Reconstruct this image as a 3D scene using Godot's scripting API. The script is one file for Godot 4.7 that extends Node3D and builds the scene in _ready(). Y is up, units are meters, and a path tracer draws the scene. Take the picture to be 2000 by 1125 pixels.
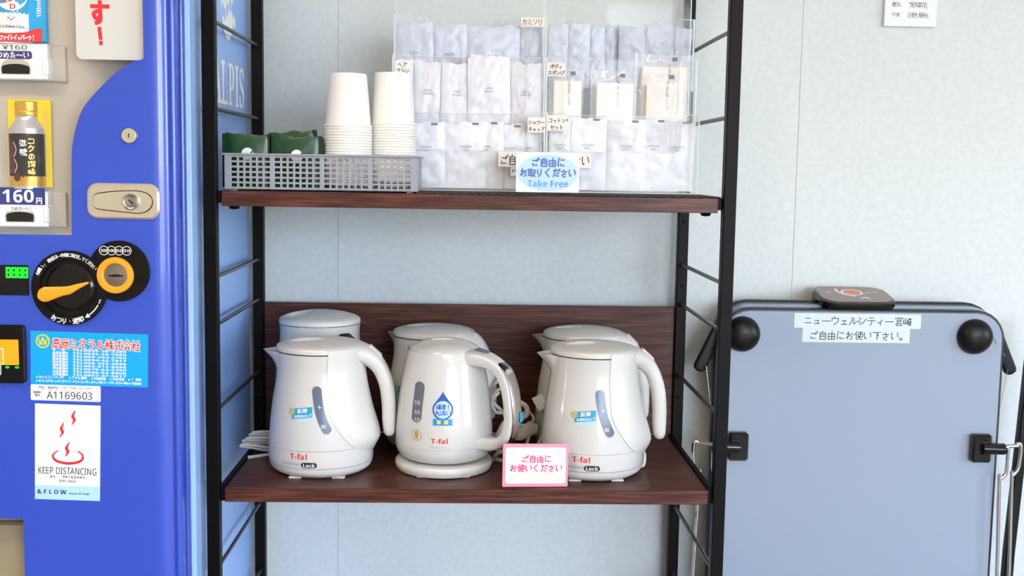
extends Node3D
# A self-service corner of a hotel lobby: drinks machine, black steel rack with amenities and kettles, trouser press.

const UPPER := 1.361     # top of the upper shelf board
const LOWER := 0.9075    # top of the lower shelf board
const WALL := -0.42      # face of the wall behind

var M := {}
var taken := {}
var layer := 0


func _ready() -> void:
	# ---- camera
	var cam := Camera3D.new()
	cam.name = "camera"
	add_child(cam)
	cam.position = Vector3(0.005, 1.4, 1.7078)
	cam.rotation = Vector3(-0.10426, -0.03371, 0.01627)
	cam.fov = 28.483
	cam.near = 0.05
	cam.current = true
	# ---- sky, exposure
	var sky := ProceduralSkyMaterial.new()
	sky.sky_top_color = Color8(186, 208, 240)
	sky.sky_horizon_color = Color8(226, 236, 248)
	sky.ground_bottom_color = Color8(150, 148, 142)
	sky.ground_horizon_color = Color8(205, 205, 200)
	sky.sky_energy_multiplier = SKY_ENERGY
	sky.ground_energy_multiplier = SKY_ENERGY
	var env := Environment.new()
	env.background_mode = Environment.BG_SKY
	env.sky = Sky.new()
	env.sky.sky_material = sky
	env.tonemap_mode = Environment.TONE_MAPPER_LINEAR
	env.tonemap_exposure = 1.42
	env.sdfgi_enabled = true
	env.ssao_enabled = true
	env.ssil_enabled = true
	var we := WorldEnvironment.new()
	we.name = "environment"
	we.environment = env
	add_child(we)

	make_materials()
	build_room()
	build_rack()
	build_machine()
	build_machine_goods()
	build_press()
	build_kettles()
	build_basket_and_cups()
	build_displays()
	build_signs()


const SKY_ENERGY := 3.27


func make_materials() -> void:
	M.wall = plain(Color8(222, 224, 220), 0.75)
	var wn := noise_tex(7, 0.022, [[0.0, Color8(207, 214, 214)], [0.5, Color8(212, 218, 217)], [1.0, Color8(217, 223, 222)]], 4)
	M.wall.albedo_color = Color.WHITE
	M.wall.albedo_texture = wn
	world_map(M.wall, Vector3(5.0, 5.0, 5.0))
	M.white_wall = plain(Color8(226, 224, 218), 0.8)
	M.ceiling = plain(Color8(238, 238, 234), 0.85)
	M.floor = plain(Color8(150, 132, 112), 0.45)
	var fl := noise_tex(21, 0.02, [[0.0, Color8(120, 102, 84)], [1.0, Color8(168, 150, 128)]], 3)
	M.floor.albedo_color = Color.WHITE
	M.floor.albedo_texture = fl
	world_map(M.floor, Vector3(1.0, 1.0, 6.0))
	M.glass = pane(Color(0.93, 0.97, 0.96, 0.05))
	M.frame = plain(Color8(92, 92, 94), 0.4, 0.6)
	M.lamp = plain(Color8(250, 246, 236), 0.5)
	M.lamp.emission_enabled = true
	M.lamp.emission = Color8(255, 236, 205)
	M.lamp.emission_energy_multiplier = 3.0
	# rack
	M.steel = plain(Color8(9, 8, 8), 0.45)
	M.steel.metallic_specular = 0.25
	M.rung = plain(Color8(54, 56, 60), 0.28)
	M.bolt = plain(Color8(150, 150, 150), 0.3, 0.9)
	M.wood = plain(Color.WHITE, 0.36)
	M.wood.metallic_specular = 0.36
	M.wood.albedo_texture = noise_tex(3, 0.02, [[0.0, Color8(50, 27, 23)], [0.42, Color8(74, 42, 35)], [0.62, Color8(86, 50, 41)], [1.0, Color8(112, 68, 55)]], 4)
	world_map(M.wood, Vector3(0.8, 17.0, 17.0))
	M.mat = plain(Color8(52, 52, 56), 0.8)
	# machine
	M.blue = plain(Color8(46, 78, 192), 0.35)
	M.blue.clearcoat_enabled = true
	M.blue.clearcoat = 0.7
	M.blue.clearcoat_roughness = 0.07
	M.blue_edge = plain(Color8(46, 80, 214), 0.16)
	M.blue_edge.clearcoat_enabled = true
	M.blue_edge.clearcoat = 1.0
	M.blue_edge.clearcoat_roughness = 0.03
	M.side = plain(Color8(158, 196, 255), 0.4)
	M.side_print = plain(Color8(250, 251, 252), 0.5)
	M.groove = plain(Color8(28, 34, 66), 0.6)
	M.beige = plain(Color8(188, 181, 168), 0.6)
	M.chrome = plain(Color8(228, 217, 194), 0.24, 0.6)
	M.bright = plain(Color8(214, 214, 214), 0.14, 1.0)
	M.satin = plain(Color8(170, 160, 148), 0.35, 1.0)
	M.flap = plain(Color8(176, 164, 136), 0.4, 0.3)
	M.black = plain(Color8(16, 15, 15), 0.36)
	M.black.metallic_specular = 0.35
	M.gloss_black = plain(Color8(16, 15, 16), 0.14)
	M.hole = plain(Color8(14, 12, 12), 0.9)
	M.orange = plain(Color8(252, 164, 40), 0.35)
	M.white_plastic = plain(Color8(240, 241, 240), 0.3)
	M.paper = plain(Color8(232, 236, 237), 0.6)
	M.note = plain(Color8(238, 232, 226), 0.65)
	M.film_sign = plain(Color8(200, 212, 212), 0.35)
	M.notice = plain(Color8(206, 209, 206), 0.45)
	M.red = plain(Color8(214, 44, 52), 0.5)
	M.rose = plain(Color8(224, 40, 108), 0.5)
	M.pink = plain(Color8(240, 142, 162), 0.5)
	M.ink = plain(Color8(26, 26, 30), 0.6)
	M.grey_ink = plain(Color8(120, 124, 134), 0.6)
	M.pale_ink = plain(Color8(236, 214, 176), 0.6)
	M.navy = plain(Color8(30, 44, 130), 0.5)
	M.sign_blue = plain(Color8(20, 84, 176), 0.5)
	M.sky_blue = plain(Color8(26, 140, 214), 0.45)
	M.cyan = plain(Color8(4, 166, 232), 0.4)
	M.teal = plain(Color8(30, 158, 206), 0.45)
	M.pale_blue = plain(Color8(180, 214, 236), 0.45)
	M.cloud_blue = plain(Color8(176, 218, 238), 0.45)
	M.yellow = plain(Color8(236, 208, 40), 0.45)
	M.gold = plain(Color8(222, 178, 78), 0.3, 0.5)
	M.brown = plain(Color8(92, 44, 34), 0.5)
	M.purple = plain(Color8(60, 54, 124), 0.5)
	M.silver_print = plain(Color8(196, 196, 206), 0.35, 0.4)
	M.led = plain(Color8(10, 30, 10), 0.4)
	M.led.emission_enabled = true
	M.led.emission = Color8(20, 255, 40)
	M.led.emission_energy_multiplier = 1.2
	M.amber = plain(Color8(244, 150, 24), 0.3)
	M.amber.emission_enabled = true
	M.amber.emission = Color8(255, 150, 20)
	M.amber.emission_energy_multiplier = 0.35
	# press
	M.press = plain(Color8(143, 156, 174), 0.55)
	M.press_rim = plain(Color8(30, 30, 38), 0.35)
	M.print_grey = plain(Color8(150, 140, 136), 0.5)
	M.peach = plain(Color8(222, 140, 104), 0.5)
	M.cream_ink = plain(Color8(236, 232, 226), 0.5)
	# kettles
	M.kettle = plain(Color8(206, 206, 203), 0.18)
	M.kettle.clearcoat_enabled = true
	M.kettle.clearcoat = 0.5
	M.kettle.clearcoat_roughness = 0.06
	M.kettle_shell = plain(Color8(211, 210, 206), 0.34)
	M.kettle_base = plain(Color8(209, 208, 204), 0.3)
	M.gauge = plain(Color8(94, 106, 128), 0.22)
	M.gauge_dark = plain(Color8(104, 104, 112), 0.25)
	M.cord = plain(Color8(206, 200, 192), 0.45)
	# amenities
	M.basket = plain(Color8(150, 154, 164), 0.45)
	M.cup = plain(Color8(236, 234, 229), 0.6)
	M.tea = plain(Color8(2, 64, 30), 0.34)
	M.tea.clearcoat_enabled = true
	M.tea.clearcoat = 0.25
	M.tea.clearcoat_roughness = 0.2
	M.tea_edge = plain(Color8(12, 34, 24), 0.35)
	M.pack = plain(Color8(233, 235, 243), 0.3)
	M.pack.backlight_enabled = true
	M.pack.backlight = Color(0.5, 0.5, 0.54)
	M.pack_blue = plain(Color8(206, 213, 229), 0.28)
	M.pack_blue.backlight_enabled = true
	M.pack_blue.backlight = Color(0.45, 0.47, 0.52)
	M.sponge = plain(Color8(246, 241, 234), 0.7)
	M.wrap = pane(Color(0.97, 0.97, 0.98, 0.13))
	M.acrylic = pane(Color(0.94, 0.97, 0.97, 0.05))
	M.acrylic.metallic_specular = 0.18
	M.wrap.metallic_specular = 0.3
	M.acrylic_edge = plain(Color8(232, 238, 238), 0.25)
	M.acrylic_edge.backlight_enabled = true
	M.acrylic_edge.backlight = Color(0.7, 0.75, 0.75)
	M.show_pane = pane(Color(0.94, 0.97, 0.97, 0.012))
	M.show_pane.metallic_specular = 0.2
	M.tape = plain(Color8(112, 120, 134), 0.4)


# ---------------------------------------------------------------- the room
func build_room() -> void:
	var left := -3.2
	var right := 4.6
	var front := 4.4
	var high := 2.6
	var b := MB.new()
	b.box(Vector3((left + right) / 2, -0.05, (front + WALL) / 2), Vector3(right - left + 0.4, 0.1, front - WALL + 0.4))
	struct("floor", b, M.floor)
	b = MB.new()
	b.box(Vector3((left + right) / 2, high + 0.05, (front + WALL) / 2), Vector3(right - left + 0.4, 0.1, front - WALL + 0.4))
	struct("ceiling", b, M.ceiling)
	# the wall behind: a backing with lengths of wallpaper butted edge to edge
	b = MB.new()
	b.box(Vector3((left + right) / 2, high / 2, WALL - 0.0615), Vector3(right - left + 0.4, high, 0.12))
	var back := struct("wall_back", b, M.white_wall)
	var edges := [left, -1.11, -0.2503, 0.6085, 1.467, 2.325, 3.183, 4.041, right]
	for i in edges.size() - 1:
		b = MB.new()
		b.box(Vector3((edges[i] + edges[i + 1]) / 2, high / 2, WALL - 0.00075), Vector3(edges[i + 1] - edges[i] - 0.0009, high, 0.0015), 0.0004)
		part(back, "wallpaper_length", b, M.wall)
	b = MB.new()
	b.box(Vector3(left - 0.06, high / 2, (front + WALL) / 2), Vector3(0.12, high, front - WALL + 0.2))
	struct("wall_left", b, M.white_wall)
	# right wall: low sill and lintel round a long window
	b = MB.new()
	b.box(Vector3(right + 0.06, 0.35, (front + WALL) / 2), Vector3(0.12, 0.7, front - WALL + 0.2))
	b.box(Vector3(right + 0.06, 2.5, (front + WALL) / 2), Vector3(0.12, 0.2, front - WALL + 0.2))
	b.box(Vector3(right + 0.06, 1.55, WALL + 1.0), Vector3(0.12, 1.7, 2.2))
	b.box(Vector3(right + 0.06, 1.55, front - 0.3), Vector3(0.12, 1.7, 0.8))
	struct("wall_right", b, M.white_wall)
	window("window_1", Vector3(right + 0.03, 0.7, 1.68), Vector3(0, 0, 1), 2.02, 1.7, 2)
	# front wall: solid on the left, a window on the right
	b = MB.new()
	b.box(Vector3((left + 0.6) / 2, high / 2, front + 0.06), Vector3(0.6 - left + 0.2, high, 0.12))
	b.box(Vector3(1.95, 0.35, front + 0.06), Vector3(2.5, 0.7, 0.12))
	b.box(Vector3(1.95, 2.5, front + 0.06), Vector3(2.5, 0.2, 0.12))
	b.box(Vector3(3.95, high / 2, front + 0.06), Vector3(1.5, high, 0.12))
	struct("wall_front", b, M.white_wall)
	window("window_2", Vector3(0.7, 0.7, front + 0.03), Vector3(1, 0, 0), 2.5, 1.7, 2)
	for s in [[Vector3(-1.1, 0, 1.35), "flat warm white ceiling lamp nearest the drinks machine"], [Vector3(0.5, 0, 2.5), "flat warm white ceiling lamp nearest the front window"]]:
		var t := thing("ceiling_light", s[1], "lamp", Vector3(s[0].x, high, s[0].z), 0.0, "ceiling lamps")
		b = MB.new()
		b.box(Vector3(0, -0.012, 0), Vector3(1.24, 0.024, 0.34), 0.003)
		part(t, "housing", b, M.white_plastic)
		b = MB.new()
		b.box(Vector3(0, -0.026, 0), Vector3(1.18, 0.006, 0.28), 0.001)
		part(t, "lamp_diffuser", b, M.lamp)
		var l := AreaLight3D.new()
		l.name = "lamp_light"
		l.area_size = Vector2(1.18, 0.28)
		l.light_color = Color8(255, 232, 202)
		l.light_energy = LAMP_ENERGY
		l.shadow_enabled = true
		l.area_range = 12.0
		l.rotation.x = -PI / 2
		l.position = Vector3(0, -0.032, 0)
		t.add_child(l)


const LAMP_ENERGY := 1.7


func window(called: String, corner: Vector3, along: Vector3, wide: float, high: float, lights: int) -> void:
	var b := MB.new()
	var across := Vector3(along.z, 0, along.x)
	var size := func(a: float, h: float, d: float) -> Vector3: return along * a + Vector3(0, h, 0) + across * d
	b.box(corner + along * wide / 2 + Vector3(0, 0.025, 0), size.call(wide, 0.05, 0.06), 0.004)
	b.box(corner + along * wide / 2 + Vector3(0, high - 0.025, 0), size.call(wide, 0.05, 0.06), 0.004)
	for i in lights + 1:
		b.box(corner + along * lerpf(0.025, wide - 0.025, float(i) / lights) + Vector3(0, high / 2, 0), size.call(0.05, high - 0.1, 0.06), 0.004)
	var w := struct(called, b, M.frame)
	for i in lights:
		b = MB.new()
		b.box(corner + along * (wide * (i + 0.5) / lights) + Vector3(0, high / 2, 0), size.call(wide / lights - 0.04, high - 0.09, 0.006))
		part(w, "pane", b, M.glass)


# moves a thing's origin to its base; its parts were built in world coordinates
func settle(t: Node3D, base: Vector3) -> void:
	t.position = base
	for c in t.get_children():
		c.position -= base


# ---------------------------------------------------------------- the steel rack
func build_rack() -> void:
	var t := thing("shelving_rack", "tall black steel rack with dark walnut shelf boards holding cups and kettles", "shelf rack")
	var deep := 0.3747
	var w := 0.0192
	var b: MB
	for x in [-0.4 + w / 2, 0.4 - w / 2]:
		for z in [-0.0096, -deep - 0.0096]:
			b = MB.new()
			b.box(Vector3(x, 1.0, z), Vector3(w, 2.0, 0.0195), 0.0012)
			part(t, "post", b, M.steel)
	for x in [-0.4 + w / 2, 0.4 - w / 2]:
		var inner := signf(-x)
		for y in [1.874, 1.744, 1.614, 1.484, 1.229, 1.155, 1.022, 0.7715, 0.641, 0.51, 0.38, 0.25, 0.12]:
			b = MB.new()
			b.tube([Vector3(x, y, -0.018), Vector3(x, y, -deep - 0.001)], 0.0034, 10)
			part(t, "rung", b, M.rung)
			b = MB.new()
			b.tube([Vector3(x + inner * 0.0005, y, -deep - 0.0004), Vector3(x + inner * 0.0005, y, -deep + 0.0016)], 0.0052, 10)
			part(t, "weld", b, M.steel)
		for y in [1.19, 1.31, 0.98]:
			b = MB.new()
			b.lathe([Vector2(0.0, 0.0026), Vector2(0.0026, 0.002), Vector2(0.0034, 0.0)], 12, Vector3(x, y, -deep), Basis(Vector3.RIGHT, PI / 2))
			part(t, "bolt", b, M.steel)
	for y in [UPPER, LOWER]:
		b = MB.new()
		b.box(Vector3(0, y - 0.0112, -0.1895), Vector3(0.746, 0.0224, 0.373), 0.0008)
		part(t, "shelf_board", b, M.wood)
		for x in [-0.3768, 0.3768]:
			b = MB.new()
			b.box(Vector3(x, y - 0.009, -0.19), Vector3(0.0074, 0.0268 if y == LOWER else 0.018, 0.362), 0.0008)
			part(t, "side_rail", b, M.steel)
			for z in [-0.02, -0.36]:
				b = MB.new()
				b.lathe([Vector2(0, -0.0062), Vector2(0.007, -0.005), Vector2(0.009, 0.0)], 14, Vector3(x * 0.955, y - 0.0224, z - 0.01))
				part(t, "shelf_bolt", b, M.steel)
	b = MB.new()
	b.box(Vector3(0, (LOWER + 1.1488) / 2, -0.3905), Vector3(0.762, 1.1488 - LOWER, 0.012), 0.0008)
	part(t, "back_panel", b, M.wood)
	settle(t, Vector3(0, 0, -0.19))
	# thin non-slip mat on the upper board, with a knitted edge
	b = MB.new()
	for i in 66:
		b.box(Vector3(-0.080 + i * 0.007, UPPER + 0.0009 + 0.0004 * (i % 2), -0.16), Vector3(0.0066, 0.0018, 0.302), 0.0006)
	for i in 20:
		b.box(Vector3(0.146, UPPER + 0.0020, -0.0125 - i * 0.0155), Vector3(0.46, 0.0010, 0.004), 0.0005)
	var mat := part(self, "shelf_mat", b, M.mat)
	describe(mat, "thin dark grey non-slip mesh mat under the clear amenity stands", "mat")


# ---------------------------------------------------------------- the drinks machine
const DOOR := 0.10


func build_machine() -> void:
	var t := thing("vending_machine", "blue drinks vending machine standing left of the black rack", "vending machine")
	var b := MB.new()
	b.box(Vector3(-0.86, 0.93, -0.185), Vector3(0.90, 1.80, 0.43), 0.006)
	var cabinet := part(t, "cabinet", b, M.side, "pale blue side of the cabinet")
	# word and drops printed on the side
	var on_side := sheet(Vector3(-0.4094, 0, 0), Vector3(0, 0, -1))
	b = MB.new()
	type(b, "CALPIS", Vector2(0.062, 1.4990), 0.0705, on_side, 0.294, "Droid Serif", true)
	b.slab(PackedVector2Array(curve2([Vector2(0.176, 1.70), Vector2(0.178, 1.651), Vector2(0.186, 1.630), Vector2(0.203, 1.613), Vector2(0.223, 1.6055), Vector2(0.243, 1.609), Vector2(0.263, 1.628), Vector2(0.268, 1.651), Vector2(0.272, 1.70)], 4)), -0.40935, -0.4090, Transform3D(Vector3(0, 0, -1), Vector3.UP, Vector3(1, 0, 0), Vector3.ZERO))
	b.disc(Vector2(0.279, 1.6415), 0.0085, 0.0095, on_side)
	part(cabinet, "side_lettering", b, M.side_print, "white lettering and drops on the side")
	b = MB.new()
	var over := sheet(Vector3(-0.4086, 0, 0), Vector3(0, 0, -1))
	for p in [[0.188, 1.650], [0.203, 1.646], [0.222, 1.655], [0.243, 1.664], [0.262, 1.662]]:
		b.disc(Vector2(p[0], p[1]), 0.0068, 0.0105, over)
	part(cabinet, "side_drop", b, M.side)
	# gap between cabinet and door
	b = MB.new()
	b.box(Vector3(-0.865, 0.93, 0.035), Vector3(0.88, 1.79, 0.02))
	part(t, "door_seal", b, M.groove)
	# door skin with the openings of the show window and the delivery slot
	var brow := smooth2(PackedVector2Array([Vector2(-0.4475, 1.5545), Vector2(-0.4541, 1.5441), Vector2(-0.4731, 1.5375), Vector2(-0.4944, 1.5231), Vector2(-0.5159, 1.5025), Vector2(-0.5338, 1.4825), Vector2(-0.5433, 1.4669), Vector2(-0.5501, 1.4471), Vector2(-0.5548, 1.4259), Vector2(-0.5567, 1.4047), Vector2(-0.5592, 1.3050)]), 4)
	var o := PackedVector2Array([Vector2(-0.5603, 1.2978), Vector2(-0.455, 1.2978), Vector2(-0.455, 1.76), Vector2(-0.447, 1.76)])
	o = PackedVector2Array([Vector2(-0.5592, 1.2978), Vector2(-0.455, 1.2978), Vector2(-0.455, 1.5585)])
	o.append(Vector2(-0.4553, 1.5445))
	for i in range(5, brow.size()):
		o.append(brow[i])
	b = MB.new()
	b.slab(o, 0.078, DOOR)
	for r in [[-1.31, -1.20, 0.62, 0.8896], [-1.31, -0.455, 0.8896, 1.2978], [-0.6376, -0.455, 0.62, 0.8896], [-1.31, -0.455, 0.05, 0.62], [-1.31, -1.24, 1.2978, 1.76], [-1.31, -0.455, 1.76, 1.84]]:
		b.slab(PackedVector2Array([Vector2(r[0], r[2]), Vector2(r[1], r[2]), Vector2(r[1], r[3]), Vector2(r[0], r[3])]), 0.078, DOOR)
	var door := part(t, "door", b, M.blue, "blue front of the machine")
	# rounded edge of the door
	b = MB.new()
	var prof := curve2([Vector2(-0.4552, 0.1000), Vector2(-0.4440, 0.0996), Vector2(-0.4340, 0.0972), Vector2(-0.4262, 0.0932), Vector2(-0.4228, 0.0935), Vector2(-0.4200, 0.0962), Vector2(-0.4165, 0.0962), Vector2(-0.4132, 0.0925), Vector2(-0.4118, 0.0860), Vector2(-0.4118, 0.0720), Vector2(-0.4126, 0.0680), Vector2(-0.4150, 0.0660), Vector2(-0.4150, 0.0600), Vector2(-0.4122, 0.0580), Vector2(-0.4116, 0.0545), Vector2(-0.4130, 0.0500), Vector2(-0.4175, 0.0460), Vector2(-0.4260, 0.0440)], 4)
	var rows := []
	for y in [0.05, 1.84]:
		var row := []
		for p in prof:
			row.append(Vector3(p.x, y, p.y))
		rows.append(row)
	b.grid(rows)
	part(t, "door_edge", b, M.blue, "glossy rounded edge of the door")
	b = MB.new()
	b.tube([Vector3(-0.4125, 0.06, 0.0395), Vector3(-0.4125, 1.83, 0.0395)], 0.0022, 8)
	part(t, "edge_bead", b, M.side)
	# inside of the show window
	b = MB.new()
	b.box(Vector3(-0.86, 1.53, 0.047), Vector3(0.84, 0.52, 0.004))
	part(t, "window_back", b, M.beige)
	b = MB.new()
	b.box(Vector3(-0.90, 1.2955, 0.074), Vector3(0.69, 0.004, 0.050), 0.001)
	part(t, "window_rail", b, M.white_plastic)
	b = MB.new()
	b.box(Vector3(-0.845, 1.53, 0.0765), Vector3(0.80, 0.47, 0.0024))
	part(t, "window_pane", b, M.show_pane)
	# delivery slot
	b = MB.new()
	b.box(Vector3(-0.92, 0.755, 0.060), Vector3(0.57, 0.28, 0.006))
	var slot := part(t, "delivery_flap", b, M.flap)
	b = MB.new()
	b.tube([Vector3(-1.19, 0.872, 0.064), Vector3(-0.642, 0.872, 0.064)], 0.0035, 8)
	part(slot, "hinge", b, M.satin)
	# white notice with red characters inside the window
	b = MB.new()
	b.plate(Vector2(-0.5000, 1.6325), Vector2(0.106, 0.180), 0.0085, 0.0785, 0.0835, 0.0006)
	var notice := part(t, "window_notice", b, M.notice, "white notice with large red characters")
	b = MB.new()
	var on_notice := sheet(Vector3(0, 0, 0.0840))
	ink(b, "ます", Vector2(-0.5345, 1.6275), 0.0290, 0.0056, on_notice, 1.12, 1.12, true)
	band(b, PackedVector2Array([Vector2(-0.5200, 1.5860), Vector2(-0.5185, 1.5715)]), 0.0052, on_notice)
	band(b, PackedVector2Array([Vector2(-0.5182, 1.5670), Vector2(-0.5181, 1.5640)]), 0.0050, on_notice)
	part(notice, "notice_lettering", b, M.red)
	# round key lock
	b = MB.new()
	b.lathe([Vector2(0.0116, 0), Vector2(0.0116, 0.0012)], 28, Vector3(-0.4764, 1.4378, DOOR), Basis(Vector3.RIGHT, PI / 2))
	b.lathe([Vector2(0.0104, 0.001), Vector2(0.0104, 0.0034), Vector2(0.0096, 0.0042), Vector2(0.0, 0.0044)], 28, Vector3(-0.4764, 1.4378, DOOR), Basis(Vector3.RIGHT, PI / 2))
	var lock := part(t, "key_lock", b, M.chrome)
	b = MB.new()
	b.box(Vector3(-0.4764, 1.4378, DOOR + 0.0046), Vector3(0.0014, 0.0058, 0.0006))
	part(lock, "keyhole", b, M.hole)
	# recessed lift handle
	b = MB.new()
	b.plate(Vector2(-0.4860, 1.3466), Vector2(0.1005, 0.0500), 0.0150, DOOR - 0.001, DOOR + 0.0050, 0.0028)
	var handle := part(t, "door_handle", b, M.chrome, "chrome lock handle")
	b = MB.new()
	b.slab(PackedVector2Array(curve2([Vector2(-0.5260, 1.3525), Vector2(-0.5200, 1.3580), Vector2(-0.4880, 1.3618), Vector2(-0.4620, 1.3618), Vector2(-0.4480, 1.3560), Vector2(-0.4440, 1.3466), Vector2(-0.4480, 1.3365), Vector2(-0.4620, 1.3300), Vector2(-0.4880, 1.3318), Vector2(-0.5200, 1.3352), Vector2(-0.5260, 1.3405), Vector2(-0.5268, 1.3466)], 4)), DOOR + 0.0050, DOOR + 0.0054)
	part(handle, "recess_line", b, M.gloss_black)
	b = MB.new()
	b.slab(PackedVector2Array(curve2([Vector2(-0.5250, 1.3525), Vector2(-0.5190, 1.3568), Vector2(-0.4880, 1.3606), Vector2(-0.4620, 1.3606), Vector2(-0.4490, 1.3553), Vector2(-0.4452, 1.3466), Vector2(-0.4490, 1.3373), Vector2(-0.4620, 1.3312), Vector2(-0.4880, 1.3330), Vector2(-0.5190, 1.3364), Vector2(-0.5250, 1.3405), Vector2(-0.5257, 1.3466)], 4)), DOOR + 0.0050, DOOR + 0.0078)
	part(handle, "lift_lever", b, M.chrome)
	b = MB.new()
	b.lathe([Vector2(0.0115, 0.0), Vector2(0.0115, 0.0030), Vector2(0.0100, 0.0040), Vector2(0.0085, 0.0028), Vector2(0.0, 0.0026)], 28, Vector3(-0.4735, 1.3466, DOOR + 0.0076), Basis(Vector3.RIGHT, PI / 2))
	part(handle, "key_cylinder", b, M.bright)
	b = MB.new()
	b.box(Vector3.ZERO, Vector3(0.0016, 0.0070, 0.0012))
	var kh := part(handle, "keyhole", b, M.hole)
	kh.position = Vector3(-0.4735, 1.3466, DOOR + 0.0106)
	kh.rotation.z = deg_to_rad(48)
	machine_coin_plate(t)
	machine_readouts(t)
	machine_stickers(t)
	settle(t, Vector3(-0.86, 0, -0.15))


func machine_coin_plate(t: Node3D) -> void:
	var flat := Basis(Vector3.RIGHT, PI / 2)
	var b := MB.new()
	var big := Vector3(-0.5631, 1.2240, DOOR)
	var small := Vector3(-0.4935, 1.2489, DOOR)
	b.lathe([Vector2(0.0527, -0.001), Vector2(0.0527, 0.0042), Vector2(0.0515, 0.0056), Vector2(0.0405, 0.0060), Vector2(0.0390, 0.0030), Vector2(0.0, 0.0026)], 56, big, flat)
	b.lathe([Vector2(0.0428, -0.001), Vector2(0.0428, 0.0036), Vector2(0.0416, 0.0050), Vector2(0.0, 0.0054)], 48, small, flat)
	var plate := part(t, "coin_plate", b, M.black, "black plate of two joined discs")
	b = MB.new()
	b.lathe([Vector2(0.0330, 0.002), Vector2(0.0330, 0.0050), Vector2(0.0295, 0.0085), Vector2(0.0, 0.0100)], 44, big + Vector3(0.002, 0.002, 0), flat)
	part(plate, "return_dial", b, M.gloss_black)
	b = MB.new()
	var path := curve3([Vector3(-0.6035, 1.2125, 0), Vector3(-0.6020, 1.2128, 0), Vector3(-0.5985, 1.2138, 0), Vector3(-0.5920, 1.2158, 0), Vector3(-0.5820, 1.2180, 0), Vector3(-0.5690, 1.2205, 0), Vector3(-0.5600, 1.2220, 0), Vector3(-0.5500, 1.2265, 0), Vector3(-0.5330, 1.2330, 0)], 4)
	for i in path.size():
		path[i].z = DOOR + 0.0125
	b.bar(path, curve1([0.0020, 0.0052, 0.0092, 0.0108, 0.0088, 0.0066, 0.0060, 0.0042, 0.0012], 4), curve1([0.0020, 0.0030, 0.0036, 0.0038, 0.0040, 0.0040, 0.0038, 0.0030, 0.0016], 4), Vector3(0, 0, 1), 16, 3.0)
	part(plate, "return_lever", b, M.orange, "orange coin return lever")
	b = MB.new()
	b.lathe([Vector2(0.0257, 0.004), Vector2(0.0257, 0.0075), Vector2(0.0245, 0.0092), Vector2(0.0185, 0.0098), Vector2(0.0168, 0.0085), Vector2(0.0160, 0.0050)], 44, Vector3(-0.4979, 1.2430, DOOR), flat)
	part(plate, "coin_ring", b, M.orange)
	b = MB.new()
	b.lathe([Vector2(0.0166, 0.0052), Vector2(0.010, 0.0060), Vector2(0.0, 0.0064)], 36, Vector3(-0.4979, 1.2430, DOOR), flat)
	part(plate, "coin_face", b, M.satin)
	b = MB.new()
	b.box(Vector3(-0.4972, 1.2424, DOOR + 0.0066), Vector3(0.0205, 0.0022, 0.0010), 0.0004)
	b.box(Vector3(-0.4972, 1.2426, DOOR + 0.0066), Vector3(0.0110, 0.0036, 0.0009), 0.0004)
	part(plate, "coin_slot", b, M.hole)
	b = MB.new()
	var on_small := sheet(Vector3(0, 0, DOOR + 0.0059))
	var words := ["500", "100", "50", "10"]
	for i in 4:
		var c := Vector2(-0.5132 + i * 0.01055, 1.2777)
		b.disc(c, 0.0066, 0.0066, on_small, 24, 0.86)
		type(b, words[i], c + Vector2(-0.0044, -0.0020), 0.0040, on_small, 0.0088, "Droid Sans", true, 0.15)
	var on_big := sheet(Vector3(0, 0, DOOR + 0.0066))
	var mid := Vector2(big.x, big.y)
	ink_arc(b, "お願い!!商品は一本毎に取出してください", mid, 0.0468, 154, 38, 0.0058, 0.0008, on_big)
	band(b, PackedVector2Array([mid + Vector2(0.0468, 0).rotated(2.40), mid + Vector2(0.0440, 0).rotated(2.43)]), 0.0006, on_big)
	band(b, PackedVector2Array([mid + Vector2(0.0468, 0).rotated(2.33), mid + Vector2(0.0440, 0).rotated(2.36)]), 0.0006, on_big)
	ink_arc(b, "おつり・返却", mid, 0.0466, 243, 290, 0.0086, 0.0012, on_big, true)
	var arrow := PackedVector2Array()
	for i in 9:
		arrow.append(mid + Vector2(0.0466, 0).rotated(deg_to_rad(-30 - i * 3.2)))
	band(b, arrow, 0.0016, on_big)
	b.slab(PackedVector2Array([mid + Vector2(0.0500, 0).rotated(deg_to_rad(-54)), mid + Vector2(0.0432, 0).rotated(deg_to_rad(-54)), mid + Vector2(0.0470, 0).rotated(deg_to_rad(-62))]), DOOR + 0.0064, DOOR + 0.0067)
	for a in [-21.0, -25.0]:
		b.disc(mid + Vector2(0.0466, 0).rotated(deg_to_rad(a)), 0.0012, 0.0012, on_big, 12)
	part(plate, "plate_lettering", b, M.paper)


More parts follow.
